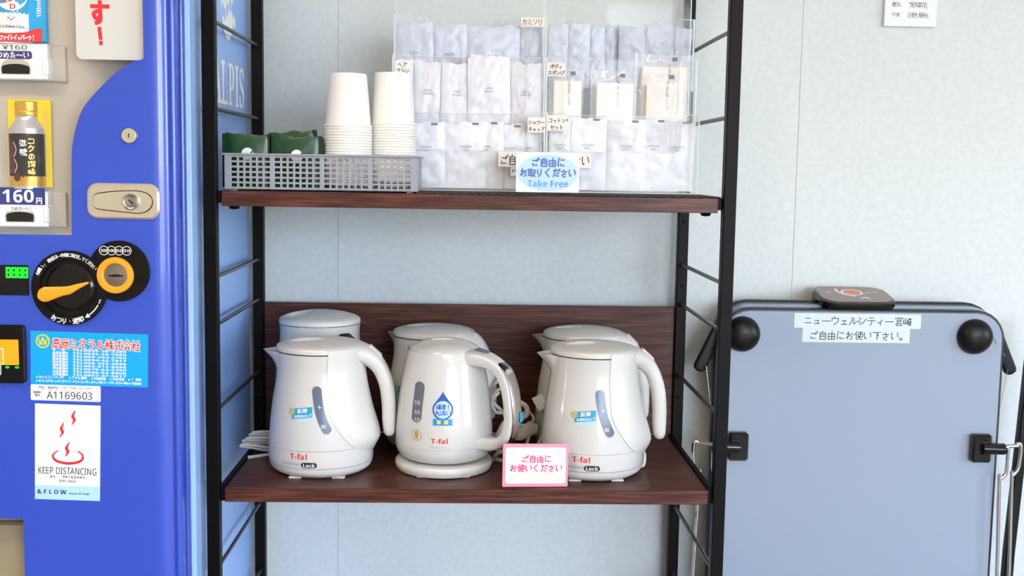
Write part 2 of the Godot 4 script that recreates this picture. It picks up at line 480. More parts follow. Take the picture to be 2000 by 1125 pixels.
func machine_readouts(t: Node3D) -> void:
	var b := MB.new()
	b.plate(Vector2(-0.6800, 1.2338), Vector2(0.1200, 0.0428), 0.002, DOOR - 0.001, DOOR + 0.0010, 0.0004)
	var shown := part(t, "price_display", b, M.gloss_black, "black display with green figures")
	b = MB.new()
	var on := sheet(Vector3(0, 0, DOOR + 0.0014))
	for d in 4:
		var x := -0.6500 + d * 0.0078
		for s in [[0.0, 0.0, 0.0048, 0.0], [0.0, 0.0064, 0.0048, 0.0064], [0.0, 0.0128, 0.0048, 0.0128], [0.0, 0.0, 0.0, 0.0128], [0.0048, 0.0, 0.0048, 0.0128]]:
			band(b, PackedVector2Array([Vector2(x + s[0], 1.2382 + s[1]), Vector2(x + s[2], 1.2382 + s[3])]), 0.0028, on)
	part(shown, "display_figures", b, M.led)
	b = MB.new()
	b.plate(Vector2(-0.6850, 1.1295), Vector2(0.1180, 0.0830), 0.0060, DOOR - 0.001, DOOR + 0.0080, 0.0020)
	var bill := part(t, "bill_slot", b, M.black, "black banknote slot with amber field")
	b = MB.new()
	b.box(Vector3(-0.680, 1.1325, DOOR + 0.0083), Vector3(0.0920, 0.0360, 0.0006))
	part(bill, "amber_sign", b, M.amber)
	b = MB.new()
	var onb := sheet(Vector3(0, 0, DOOR + 0.0090))
	band(b, PackedVector2Array([Vector2(-0.690, 1.1378), Vector2(-0.6555, 1.1378), Vector2(-0.6550, 1.1160), Vector2(-0.690, 1.1160)]), 0.0014, onb)
	band(b, PackedVector2Array([Vector2(-0.690, 1.1132), Vector2(-0.6590, 1.1132), Vector2(-0.6594, 1.1010), Vector2(-0.690, 1.1010)]), 0.0012, onb)
	part(bill, "slot_outline", b, M.paper)
	b = MB.new()
	for x in [-0.6500, -0.6366]:
		b.disc(Vector2(x, 1.1113), 0.0030, 0.0016, onb, 16)
	part(bill, "green_lamp", b, M.led)


func machine_stickers(t: Node3D) -> void:
	# operator's sticker
	var tilt := deg_to_rad(-1.2)
	var u := Vector3(cos(tilt), sin(tilt), 0)
	var v := Vector3(-sin(tilt), cos(tilt), 0)
	var s := sheet(Vector3(-0.6198, 1.1624, DOOR), u, v)
	var lift := func(d: float) -> Callable: return sheet(Vector3(-0.6198, 1.1624, DOOR + d), u, v)
	var b := MB.new()
	b.patch(0, 0.1645, -0.0763, 0, lift.call(0.0004), 1, 1)
	var st := part(t, "operator_sticker", b, M.cyan, "sky blue sticker with red heading and telephone numbers")
	b = MB.new()
	ink(b, "高原ミネラル株式会社", Vector2(0.0295, -0.0245), 0.0124, 0.0034, lift.call(0.0007), 1.0, 1.25)
	var tel := ["TEL0985-36-3280", "TEL0982-26-7080", "TEL099-294-2765", "TEL0994-42-7817", "TEL096-325-3696", "TEL092-612-8686", "TEL0979-64-6390", "TEL0966-62-8600", "TEL0957-47-5617"]
	var office := ["本　　社", "延岡営業所", "鹿本営業所", "鹿岡営業所", "熊本営業所", "福岡営業所", "中津営業所", "水田営業所", "大村営業所"]
	for i in 9:
		var y := -0.0277 - i * 0.00442
		type(b, tel[i], Vector2(0.0585, y), 0.0032, lift.call(0.0007), 0.0755, "Droid Sans", true)
		ink(b, office[i], Vector2(0.0305, y - 0.0004), 0.0044, 0.0006, lift.call(0.0007))
	ink(b, "●サントリーフーズ", Vector2(0.0070, -0.0676), 0.0042, 0.0006, lift.call(0.0007), 1.03)
	ink(b, "●アサヒ飲料", Vector2(0.0530, -0.0676), 0.0042, 0.0006, lift.call(0.0007), 1.03)
	ink(b, "●大原製薬", Vector2(0.0840, -0.0676), 0.0042, 0.0006, lift.call(0.0007), 1.03)
	ink(b, "●式田食品", Vector2(0.1100, -0.0676), 0.0042, 0.0006, lift.call(0.0007), 1.03)
	ink(b, "●", Vector2(0.1360, -0.0676), 0.0042, 0.0006, lift.call(0.0007))
	type(b, "JT", Vector2(0.1410, -0.0670), 0.0032, lift.call(0.0007))
	ink(b, "飲料", Vector2(0.1470, -0.0676), 0.0042, 0.0006, lift.call(0.0007))
	ink(b, "●キリンビバレッジ", Vector2(0.0070, -0.0728), 0.0037, 0.0006, lift.call(0.0007))
	ink(b, "●ダイドードリンコ", Vector2(0.0400, -0.0728), 0.0037, 0.0006, lift.call(0.0007))
	ink(b, "●ポッカサッポロフードサービス", Vector2(0.0730, -0.0728), 0.0036, 0.0006, lift.call(0.0007))
	ink(b, "●明治●大正製薬", Vector2(0.1265, -0.0728), 0.0036, 0.0006, lift.call(0.0007))
	part(st, "white_lettering", b, M.paper)
	b = MB.new()
	ink(b, "高原ミネラル株式会社", Vector2(0.0295, -0.0245), 0.0124, 0.0014, lift.call(0.0010), 1.0, 1.25)
	part(st, "heading", b, M.red)
	b = MB.new()
	var em := Vector2(0.0172, -0.0143)
	b.disc(em, 0.0098, 0.0098, lift.call(0.0007), 32, 0.82)
	band(b, PackedVector2Array([em + Vector2(-0.0055, 0.003), em + Vector2(-0.004, -0.004), em + Vector2(0.004, -0.004), em + Vector2(0.0055, 0.003)]), 0.0018, lift.call(0.0008))
	band(b, PackedVector2Array([em + Vector2(-0.003, -0.003), em + Vector2(0, 0.0045), em + Vector2(0.003, -0.003)]), 0.0024, lift.call(0.0008))
	part(st, "emblem", b, M.yellow)
	# number sticker
	b = MB.new()
	b.plate(Vector2(0.0488, -0.0880), Vector2(0.0980, 0.0228), 0.002, 0.0, 0.0004, 0.0, Transform3D(u, v, Vector3(0, 0, 1), Vector3(-0.6198, 1.1624, DOOR + 0.0001)))
	var ns := part(t, "number_sticker", b, M.paper, "small white sticker with the number A1169603")
	b = MB.new()
	var on: Callable = lift.call(0.0008)
	type(b, "A1169603", Vector2(0.0222, -0.0966), 0.0105, on, 0.0640)
	part(ns, "number", b, M.ink)
	b = MB.new()
	band(b, PackedVector2Array([Vector2(0.0155, -0.0978), Vector2(0.0155, -0.0845), Vector2(0.0945, -0.0845), Vector2(0.0945, -0.0978), Vector2(0.0155, -0.0978)]), 0.0003, on)
	ink(b, "担当・宮崎本社", Vector2(0.0110, -0.0825), 0.0042, 0.0005, on, 0.95)
	type(b, "TEL 0985-36-3280", Vector2(0.0435, -0.0820), 0.0034, on, 0.0430)
	ink(b, "自販機", Vector2(0.0025, -0.0895), 0.0038, 0.0005, on)
	ink(b, "番号", Vector2(0.0055, -0.0940), 0.0038, 0.0005, on)
	part(ns, "small_lettering", b, M.grey_ink)
	# hot spring poster sticker
	var tilt2 := deg_to_rad(-1.6)
	var u2 := Vector3(cos(tilt2), sin(tilt2), 0)
	var v2 := Vector3(-sin(tilt2), cos(tilt2), 0)
	var lift2 := func(d: float) -> Callable: return sheet(Vector3(-0.6163, 1.0582, DOOR + d), u2, v2)
	b = MB.new()
	b.patch(0, 0.0922, -0.1393, 0, lift2.call(0.0004), 1, 1)
	var ks := part(t, "poster_sticker", b, M.paper, "white poster sticker with red steaming bowl sign")
	b = MB.new()
	var q := func(px: float, py: float) -> Vector2: return Vector2((px - 69) * 0.000717, -(py - 788) * 0.000731)
	on = lift2.call(0.0008)
	for line in [[148, 798, 143, 811, 146.5, 818, 141, 829], [126, 823, 120.5, 836, 123.5, 843, 117.5, 854], [137.5, 861, 131, 874, 134, 882, 128.5, 892]]:
		var pts := PackedVector2Array()
		for i in range(0, line.size(), 2):
			pts.append(q.call(line[i], line[i + 1]))
		var mid := smooth2(pts, 5)
		var left := PackedVector2Array()
		var right := PackedVector2Array()
		for i in mid.size():
			var wide := 0.0024 * sin(PI * (i + 0.3) / (mid.size() - 0.4))
			left.append(mid[i] + Vector2(-wide, 0))
			right.append(mid[i] + Vector2(wide, 0))
		for i in mid.size() - 1:
			b.quad(on.call(left[i]), on.call(right[i]), on.call(right[i + 1]), on.call(left[i + 1]))
	var bowl := smooth2(PackedVector2Array([q.call(115, 880), q.call(104.5, 889), q.call(110.5, 900), q.call(134, 905), q.call(158, 900), q.call(163.5, 889), q.call(154, 880)]), 5)
	for i in bowl.size() - 1:
		var thick := 0.0012 + 0.0026 * sin(PI * (i + 0.5) / bowl.size())
		band(b, PackedVector2Array([bowl[i], bowl[i + 1]]), thick, on)
	part(ks, "steam_sign", b, M.red)
	b = MB.new()
	type(b, "KEEP DISTANCING", q.call(76, 927), 0.0098, on, 0.0820)
	ink(b, "また笑顔で会う日のために。", q.call(99, 934.5), 0.0038, 0.0005, on, 1.1)
	type(b, "BEPPU ONSEN", q.call(117, 943.5), 0.0040, on, 0.0236)
	part(ks, "lettering", b, M.ink)
	b = MB.new()
	b.patch(0, 0.0922, -0.1393, -0.1185, lift2.call(0.0006), 1, 1)
	part(ks, "cloud_band", b, M.cloud_blue)
	b = MB.new()
	on = lift2.call(0.0010)
	type(b, "& F L O W", q.call(74, 967), 0.0062, on, 0.0410, "Droid Sans", true)
	type(b, "www.41-9.jp", q.call(136, 967.5), 0.0032, on, 0.0290, "Droid Sans", true)
	part(ks, "band_lettering", b, M.navy)


# ---------------------------------------------------------------- goods shown in the machine's window
func build_machine_goods() -> void:
	# tonic carton with its bottle
	var t := thing("tonic_carton", "blue and white tonic bottle in red carton in the machine window", "drink sample")
	var b := MB.new()
	b.box(Vector3(-0.6500, 1.645, 0.0535), Vector3(0.0950, 0.155, 0.008), 0.0006)
	part(t, "backing_card", b, M.cyan)
	b = MB.new()
	b.lathe(curve2([Vector2(0.0, 1.5665), Vector2(0.030, 1.5665), Vector2(0.0305, 1.570), Vector2(0.0305, 1.64), Vector2(0.028, 1.655), Vector2(0.012, 1.675), Vector2(0.012, 1.70), Vector2(0, 1.70)], 2), 36, Vector3(-0.6530, 0, 0.0420))
	var bottle := part(t, "bottle", b, M.white_plastic)
	var rnd := func(p: Vector2) -> Vector3: return Vector3(-0.6530 + 0.0308 * sin(p.x / 0.0308), p.y, 0.0420 + 0.0308 * cos(p.x / 0.0308))
	b = MB.new()
	var petals := PackedVector2Array()
	for i in 21:
		petals.append(Vector2(-0.030 + i * 0.003, 1.6065 - 0.0020 * (i % 2)))
	b.patch(-0.034, 0.034, 1.6065, 1.650, rnd, 10, 4)
	for i in petals.size() - 1:
		b.tri(rnd.call(petals[i]), rnd.call(petals[i + 1]), rnd.call(Vector2(petals[i].x, 1.6070)))
	part(bottle, "blue_print", b, M.teal)
	var rnd2 := func(p: Vector2) -> Vector3: return Vector3(-0.6530 + 0.0312 * sin(p.x / 0.0308), p.y, 0.0420 + 0.0312 * cos(p.x / 0.0308))
	b = MB.new()
	b.disc(Vector2(0.008, 1.636), 0.024, 0.027, rnd2, 24)
	part(bottle, "white_print", b, M.paper)
	var rnd3 := func(p: Vector2) -> Vector3: return Vector3(-0.6530 + 0.0316 * sin(p.x / 0.0308), p.y, 0.0420 + 0.0316 * cos(p.x / 0.0308))
	b = MB.new()
	type(b, "D", Vector2(0.0065, 1.6110), 0.0070, rnd3, 0.0070, "Droid Sans", true)
	ink(b, "タミンD", Vector2(-0.012, 1.6205), 0.0080, 0.0018, rnd3)
	part(bottle, "red_print", b, M.red)
	b = MB.new()
	band(b, PackedVector2Array([Vector2(0.004, 1.6000), Vector2(0.008, 1.5955), Vector2(0.012, 1.6000)]), 0.0012, rnd3)
	b.disc(Vector2(0.008, 1.5975), 0.0058, 0.0058, rnd3, 24, 0.93)
	ink(b, "大正製薬株式会社", Vector2(-0.009, 1.5850), 0.0042, 0.0005, rnd3)
	part(bottle, "maker_print", b, M.grey_ink)
	b = MB.new()
	b.slab(PackedVector2Array([Vector2(-0.700, 1.5660), Vector2(-0.6024, 1.5660), Vector2(-0.6024, 1.5850), Vector2(-0.612, 1.5840), Vector2(-0.625, 1.5790), Vector2(-0.650, 1.5775), Vector2(-0.675, 1.5790), Vector2(-0.700, 1.5840)]), 0.0740, 0.0750)
	var red := part(t, "carton_front", b, M.red)
	b = MB.new()
	ink(b, "ファイトイッパーツ！", Vector2(-0.6610, 1.5680), 0.0050, 0.0012, sheet(Vector3(0, 0, 0.0752)), 0.98, 1.5)
	part(red, "carton_lettering", b, M.paper)
	b = MB.new()
	type(b, "100ml", Vector2(-0.6090, 1.602), 0.0070, sheet(Vector3(0, 0, 0.0580)), 0.0240, "Droid Sans", true, 0.0, PI / 2)
	part(t, "volume_print", b, M.paper)
	settle(t, Vector3(-0.65, 1.566, 0.05))
	price_unit(1.5395, "¥160", -0.5960, "white selection button and price holder below the red carton", false)
	# coffee bottle can
	t = thing("coffee_bottle", "dark coffee bottle can with gold cap in the machine window", "drink sample")
	b = MB.new()
	b.box(Vector3(-0.6310, 1.4255, 0.0525), Vector3(0.0610, 0.124, 0.003), 0.0004)
	part(t, "backing_card", b, M.yellow)
	b = MB.new()
	var cx := -0.6350
	var prof := curve2([Vector2(0.0, 1.3640), Vector2(0.0245, 1.3640), Vector2(0.0258, 1.3670), Vector2(0.0258, 1.4380), Vector2(0.0240, 1.4480), Vector2(0.0180, 1.4580), Vector2(0.0166, 1.4630), Vector2(0.0166, 1.4650)], 4)
	b.lathe(prof, 36, Vector3(cx, 0, 0.0480))
	var can := part(t, "can", b, M.silver_print)
	b = MB.new()
	b.lathe([Vector2(0.0170, 1.4640), Vector2(0.0175, 1.4660), Vector2(0.0175, 1.4700), Vector2(0.0168, 1.4710), Vector2(0.0175, 1.4720), Vector2(0.0175, 1.4835), Vector2(0.0160, 1.4850), Vector2(0.0, 1.4852)], 32, Vector3(cx, 0, 0.0480))
	part(t, "cap", b, M.gold)
	var on := func(p: Vector2) -> Vector3: return Vector3(cx + 0.0261 * sin(p.x / 0.026), p.y, 0.0480 + 0.0261 * cos(p.x / 0.026))
	b = MB.new()
	b.patch(-0.040, 0.040, 1.3790, 1.4390, on, 16, 2)
	part(can, "dark_label", b, M.ink)
	b = MB.new()
	b.patch(-0.040, 0.040, 1.3650, 1.3788, on, 16, 2)
	part(can, "gold_band", b, M.gold)
	var on2 := func(p: Vector2) -> Vector3: return Vector3(cx + 0.0264 * sin(p.x / 0.026), p.y, 0.0480 + 0.0264 * cos(p.x / 0.026))
	b = MB.new()
	b.disc(Vector2(-0.017, 1.4160), 0.0095, 0.0120, on2, 20)
	b.disc(Vector2(-0.016, 1.3935), 0.0100, 0.0105, on2, 20)
	b.disc(Vector2(-0.008, 1.3770), 0.0055, 0.0055, on2, 16)
	for p in [[0.004, 1.4360], [0.008, 1.4375], [0.001, 1.4350], [-0.006, 1.3830], [0.001, 1.3790]]:
		b.disc(Vector2(p[0], p[1]), 0.0018, 0.0018, on2, 10)
	part(can, "coffee_beans", b, M.brown)
	b = MB.new()
	ink(b, "コクの深味", Vector2(0.0078, 1.4240), 0.0098, 0.0014, on2, 1.10, 1.0, true)
	part(can, "gold_lettering", b, M.gold)
	b = MB.new()
	ink(b, "微糖", Vector2(-0.0035, 1.4205), 0.0104, 0.0011, on2, 1.22, 1.0, true)
	band(b, smooth2(PackedVector2Array([Vector2(-0.0125, 1.4270), Vector2(-0.0082, 1.4160), Vector2(-0.0125, 1.4060)]), 5), 0.0010, on2)
	band(b, smooth2(PackedVector2Array([Vector2(-0.0120, 1.4035), Vector2(-0.0075, 1.3935), Vector2(-0.0120, 1.3835)]), 5), 0.0010, on2)
	part(can, "white_lettering", b, M.paper)
	for x in [-0.6640, -0.6030]:
		b = MB.new()
		b.box(Vector3(x, 1.418, 0.0640), Vector3(0.0012, 0.108, 0.022))
		part(t, "clear_holder", b, M.acrylic)
	settle(t, Vector3(cx, 1.364, 0.05))
	price_unit(1.3330, "160", -0.6000, "white selection button and blue price holder below the coffee bottle", true)


func price_unit(y: float, price: String, edge: float, label: String, plate: bool) -> void:
	var t := thing("price_holder", label, "price holder", Vector3.ZERO, 0.0, "price holders in the machine window")
	var b := MB.new()
	b.box(Vector3((edge - 0.700) / 2, y - 0.010, 0.0640), Vector3(edge + 0.700, 0.0310, 0.0250), 0.0016)
	part(t, "button_housing", b, M.white_plastic)
	b = MB.new()
	b.box(Vector3(edge - 0.0030, y - 0.0085, 0.0700), Vector3(0.0090, 0.0240, 0.0170), 0.0030)
	part(t, "end_cap", b, M.white_plastic)
	b = MB.new()
	b.box(Vector3(edge + 0.0080, y - 0.0015, 0.0520), Vector3(0.0200, 0.0500, 0.0040), 0.0010)
	part(t, "bracket", b, M.beige)
	b = MB.new()
	b.box(Vector3((edge - 0.700) / 2, y + 0.0135, 0.0610), Vector3(edge + 0.700 - 0.004, 0.0230, 0.0180), 0.0012)
	part(t, "card_holder", b, M.white_plastic)
	var x := -0.6390
	b = MB.new()
	b.slab(PackedVector2Array(curve2([Vector2(x - 0.0205, y - 0.0190), Vector2(x - 0.0205, y - 0.0080), Vector2(x - 0.0140, y + 0.0005), Vector2(x, y + 0.0035), Vector2(x + 0.0140, y + 0.0005), Vector2(x + 0.0205, y - 0.0080), Vector2(x + 0.0205, y - 0.0190)], 3)), 0.0755, 0.0769)
	var btn := part(t, "button", b, M.beige)
	b = MB.new()
	b.slab(PackedVector2Array(curve2([Vector2(x - 0.0185, y - 0.0180), Vector2(x - 0.0190, y - 0.0085), Vector2(x - 0.0120, y - 0.0055), Vector2(x, y - 0.0042), Vector2(x + 0.0120, y - 0.0055), Vector2(x + 0.0190, y - 0.0085), Vector2(x + 0.0185, y - 0.0180)], 3)), 0.0766, 0.0773)
	part(btn, "lens", b, M.gloss_black)
	var on := sheet(Vector3(0, 0, 0.0708))
	b = MB.new()
	if plate:
		b.patch(-0.690, -0.6055, y + 0.0030, y + 0.0300, sheet(Vector3(0, 0, 0.0712)), 1, 1)
		var card := part(t, "price_card", b, M.navy, "blue price card reading 160")
		b = MB.new()
		type(b, "160", Vector2(-0.6650, y + 0.0085), 0.0185, sheet(Vector3(0, 0, 0.0716)), 0.0440, "Droid Sans", true)
		ink(b, "円", Vector2(-0.6185, y + 0.0070), 0.0098, 0.0016, sheet(Vector3(0, 0, 0.0716)))
		part(card, "price_lettering", b, M.paper)
		b = MB.new()
		b.patch(-0.690, -0.6055, y - 0.0035, y + 0.0045, sheet(Vector3(0, 0, 0.0774)), 1, 1)
		var strip := part(t, "cold_card", b, M.paper)
		b = MB.new()
		ink(b, "つめた〜い", Vector2(-0.6520, y - 0.0025), 0.0056, 0.0008, sheet(Vector3(0, 0, 0.0777)), 1.05)
		part(strip, "cold_lettering", b, M.grey_ink)
	else:
		b.patch(-0.6620, -0.6240, y + 0.0140, y + 0.0235, on, 1, 1)
		var card := part(t, "price_card", b, M.paper)
		b = MB.new()
		type(b, price, Vector2(-0.6590, y + 0.0160), 0.0062, sheet(Vector3(0, 0, 0.0712)), 0.0340)
		part(card, "price_lettering", b, M.ink)
		b = MB.new()
		b.plate(Vector2(-0.6420, y + 0.0080), Vector2(0.0520, 0.0110), 0.0040, 0.0770, 0.0773)
		var strip := part(t, "cold_card", b, M.purple)
		b = MB.new()
		ink(b, "つめた〜い", Vector2(-0.6650, y + 0.0035), 0.0088, 0.0014, sheet(Vector3(0, 0, 0.0777)), 1.05)
		part(strip, "cold_lettering", b, M.paper)
	settle(t, Vector3(-0.64, y - 0.025, 0.06))


# ---------------------------------------------------------------- trouser press
func build_press() -> void:
	var t := thing("trouser_press", "grey trouser press with black rim and round knobs standing against the wall", "trouser press")
	var mid := Vector2(0.7090, 0.655)
	var b := MB.new()
	b.plate(mid, Vector2(0.519, 1.008), 0.052, -0.322, -0.3005, 0.0020)
	part(t, "front_rim", b, M.press_rim)
	b = MB.new()
	b.plate(mid, Vector2(0.509, 0.998), 0.047, -0.310, -0.2995, 0.0006)
	var face := part(t, "front_board", b, M.press, "pale grey front board")
	b = MB.new()
	b.plate(mid + Vector2(0.001, 0.002), Vector2(0.517, 1.012), 0.055, -0.345, -0.3245, 0.0)
	part(t, "press_pad", b, M.press)
	b = MB.new()
	b.plate(mid + Vector2(0.001, 0.004), Vector2(0.523, 1.018), 0.058, -0.366, -0.347, 0.003)
	part(t, "rear_board", b, M.press_rim)
	# knobs
	for x in [0.4880, 0.9115]:
		b = MB.new()
		b.lathe(curve2([Vector2(0.0315, 0.0), Vector2(0.0322, 0.004), Vector2(0.0300, 0.011), Vector2(0.0235, 0.0185), Vector2(0.0130, 0.0228), Vector2(0.0034, 0.0240)], 4) + [Vector2(0.0032, 0.0228), Vector2(0.0, 0.0226)], 40, Vector3(x, 1.1125, -0.2995), Basis(Vector3.RIGHT, PI / 2))
		part(t, "knob", b, M.black, "round black knob")
	# hinge arms, ball chains, side rods
	for s in [-1.0, 1.0]:
		var c := 0.7090
		b = MB.new()
		b.bar([Vector3(c + s * 0.252, 1.125, -0.334), Vector3(c + s * 0.256, 1.118, -0.334), Vector3(c + s * 0.2885, 1.046, -0.334), Vector3(c + s * 0.291, 1.0405, -0.334), Vector3(c + s * 0.292, 1.038, -0.334)], [0.008, 0.0115, 0.0115, 0.009, 0.003], [0.006, 0.007, 0.007, 0.006, 0.003], Vector3(0, 0, 1), 16, 4.0)
		part(t, "hinge_arm", b, M.black)
		b = MB.new()
		for i in 34:
			var p := Vector3(c + s * (0.279 - i * 0.0003), 1.048 - i * 0.0021, -0.322)
			b.lathe([Vector2(0, -0.0009), Vector2(0.0008, -0.0005), Vector2(0.0010, 0.0), Vector2(0.0008, 0.0005), Vector2(0, 0.0009)], 6, p)
		for i in 14:
			var a := lerpf(0.0, 1.0, i / 13.0)
			var p := Vector3(c + s * lerpf(0.236, 0.268, a), lerpf(1.112, 1.076, a) - 0.004 * sin(PI * a), -0.294 - 0.02 * a)
			b.lathe([Vector2(0, -0.0013), Vector2(0.0012, -0.0007), Vector2(0.0014, 0.0), Vector2(0.0012, 0.0007), Vector2(0, 0.0013)], 8, p)
		part(t, "ball_chain", b, M.bright)
		b = MB.new()
		b.box(Vector3(c + s * 0.223, 0.9085, -0.291), Vector3(0.036, 0.052, 0.018), 0.004)
		var latch := part(t, "latch_block", b, M.gloss_black)
		b = MB.new()
		b.tube([Vector3(c + s * 0.222, 0.909, -0.282), Vector3(c + s * 0.262, 0.909, -0.282)], 0.0105, 18)
		part(latch, "latch_pin", b, M.gloss_black)
		for y in [0.926, 0.891]:
			b = MB.new()
			b.lathe([Vector2(0, 0.0012), Vector2(0.0022, 0.0008), Vector2(0.0030, 0)], 12, Vector3(c + s * 0.229, y, -0.282), Basis(Vector3.RIGHT, PI / 2))
			part(latch, "screw", b, M.black)
		b = MB.new()
		b.tube(curve3([Vector3(c + s * 0.258, 0.9095, -0.282), Vector3(c + s * 0.266, 0.9130, -0.282), Vector3(c + s * 0.2695, 0.905, -0.282), Vector3(c + s * 0.2690, 0.870, -0.282), Vector3(c + s * 0.2665, 0.860, -0.282), Vector3(c + s * 0.2585, 0.853, -0.282), Vector3(c + s * 0.2570, 0.843, -0.282), Vector3(c + s * 0.2650, 0.60, -0.282), Vector3(c + s * 0.2650, 0.25, -0.282)], 4), 0.0033, 10)
		part(t, "side_rod", b, M.bright, "bright chrome rod")
		b = MB.new()
		b.tube(curve3([Vector3(c + s * 0.2900, 0.9095, -0.30), Vector3(c + s * 0.2985, 0.9150, -0.30), Vector3(c + s * 0.3020, 0.905, -0.30), Vector3(c + s * 0.3000, 0.872, -0.30), Vector3(c + s * 0.2945, 0.860, -0.30), Vector3(c + s * 0.2885, 0.853, -0.30), Vector3(c + s * 0.2890, 0.843, -0.30), Vector3(c + s * 0.2960, 0.60, -0.30), Vector3(c + s * 0.2960, 0.25, -0.30)], 4), 0.0033, 10)
		b.tube([Vector3(c + s * 0.262, 0.911, -0.290), Vector3(c + s * 0.296, 0.911, -0.300)], 0.0036, 10)
		part(t, "side_rod", b, M.bright, "bright chrome rod")
		if s > 0:
			b = MB.new()
			b.bar([Vector3(1.0400, 1.135, -0.335), Vector3(1.0350, 1.05, -0.335), Vector3(1.0180, 0.70, -0.335), Vector3(1.005, 0.03, -0.335)], [0.009, 0.009, 0.009, 0.009], [0.01, 0.01, 0.01, 0.01], Vector3(0, 0, 1), 12, 5.0)
			part(t, "stand_leg", b, M.black)
	for z in [-0.30, -0.37]:
		b = MB.new()
		b.box(Vector3(0.709, 0.035, z), Vector3(0.58, 0.03, 0.03), 0.004)
		part(t, "foot_bar", b, M.black)
	for s in [-1.0, 1.0]:
		b = MB.new()
		b.box(Vector3(0.709 + s * 0.24, 0.011, -0.33), Vector3(0.03, 0.022, 0.16), 0.004)
		b.box(Vector3(0.709 + s * 0.2, 0.10, -0.335), Vector3(0.02, 0.12, 0.03), 0.003)
		part(t, "foot", b, M.black)
	# taped label of two lines
	b = MB.new()
	b.box(Vector3(0.6970, 1.1380, -0.2991), Vector3(0.2310, 0.0262, 0.0006))
	b.box(Vector3(0.6955, 1.1118, -0.2991), Vector3(0.1960, 0.0262, 0.0006))
	var label := part(t, "taped_label", b, M.film_sign, "pale label strip with two lines of characters")
	b = MB.new()
	var on := sheet(Vector3(0, 0, -0.2986))
	ink(b, "ニューウェルシティー宮崎", Vector2(0.5980, 1.1300), 0.0165, 0.0013, on)
	ink(b, "ご自由にお使い下さい。", Vector2(0.6090, 1.1035), 0.0165, 0.0013, on)
	part(label, "label_lettering", b, M.ink)
	# timer housing on top, with a printed lid
	b = MB.new()
	var rings := []
	for k in [[1.160, 0.004], [1.1660, 0.0], [1.1770, 0.0], [1.1815, 0.003]]:
		var ring := []
		for p in MB.round_rect(Vector2(0.7015, -0.342), Vector2(0.1380 - k[1] * 2, 0.104 - k[1] * 2), 0.030 - k[1]):
			ring.append(Vector3(p.x, k[0] + (maxf(k[0] - 1.166, 0.0) * 12.0) * (-0.342 - p.y), p.y))
		rings.append(ring)
	b.loft(rings)
	var timer := part(t, "timer_housing", b, M.gloss_black, "black housing with a printed lid")
	b = MB.new()
	rings = [[]]
	for p in MB.round_rect(Vector2(0.7015, -0.342), Vector2(0.1270, 0.092), 0.026):
		rings[0].append(Vector3(p.x, 1.1819 + 0.186 * (-0.342 - p.y), p.y))
	rings.append([])
	for p in rings[0]:
		rings[1].append(p + Vector3(0, 0.0003, 0))
	b.loft(rings)
	part(timer, "printed_lid", b, M.print_grey)
	var top := sheet(Vector3(0, 1.1826 - 0.186 * 0.342, 0), Vector3.RIGHT, Vector3(0, -0.186, 1))
	b = MB.new()
	b.disc(Vector2(0.7015, -0.352), 0.0200, 0.0195, top, 30, 0.80)
	band(b, smooth2(PackedVector2Array([Vector2(0.6780, -0.372), Vector2(0.6760, -0.360), Vector2(0.684, -0.340), Vector2(0.700, -0.328)]), 5), 0.0055, top)
	band(b, PackedVector2Array([Vector2(0.712, -0.338), Vector2(0.732, -0.352), Vector2(0.752, -0.357)]), 0.0018, top)
	for p in [[0.655, -0.350], [0.661, -0.349], [0.658, -0.356]]:
		b.disc(Vector2(p[0], p[1]), 0.002, 0.002, top, 10)
	band(b, PackedVector2Array([Vector2(0.708, -0.318), Vector2(0.718, -0.322), Vector2(0.722, -0.314)]), 0.005, top)
	part(timer, "white_print", b, M.cream_ink)
	b = MB.new()
	b.disc(Vector2(0.7015, -0.352), 0.0155, 0.0150, top, 30)
	part(timer, "orange_print", b, M.peach)
	settle(t, Vector3(0.709, 0, -0.335))
	# plaque beside a picture, high on the wall
	var p := thing("wall_plaque", "small white title plaque with grey characters on the wall at upper right", "plaque")
	b = MB.new()
	b.box(Vector3(0.8070, 1.7115, WALL + 0.0045), Vector3(0.0975, 0.0730, 0.009), 0.0006)
	part(p, "board", b, M.paper)
	b = MB.new()
	on = sheet(Vector3(0, 0, WALL + 0.0094))
	ink(b, "題名", Vector2(0.7715, 1.7110), 0.0085, 0.0007, on, 0.95)
	ink(b, "紫陽花", Vector2(0.8030, 1.7090), 0.0115, 0.0009, on, 0.98)
	ink(b, "作者", Vector2(0.7715, 1.6925), 0.0080, 0.0007, on, 0.95)
	ink(b, "日野", Vector2(0.7995, 1.6910), 0.0100, 0.0008, on, 0.95)
	ink(b, "順也", Vector2(0.8215, 1.6910), 0.0100, 0.0008, on, 0.95)
	part(p, "plaque_lettering", b, M.grey_ink)
	settle(p, Vector3(0.807, 1.675, WALL))


# ---------------------------------------------------------------- kettles
func radius_at(profile: Array, y: float) -> float:
	for i in profile.size() - 1:
		if y <= profile[i + 1].y:
			var k := clampf((y - profile[i].y) / maxf(profile[i + 1].y - profile[i].y, 1e-6), 0.0, 1.0)
			return lerpf(profile[i].x, profile[i + 1].x, k)
	return profile[profile.size() - 1].x


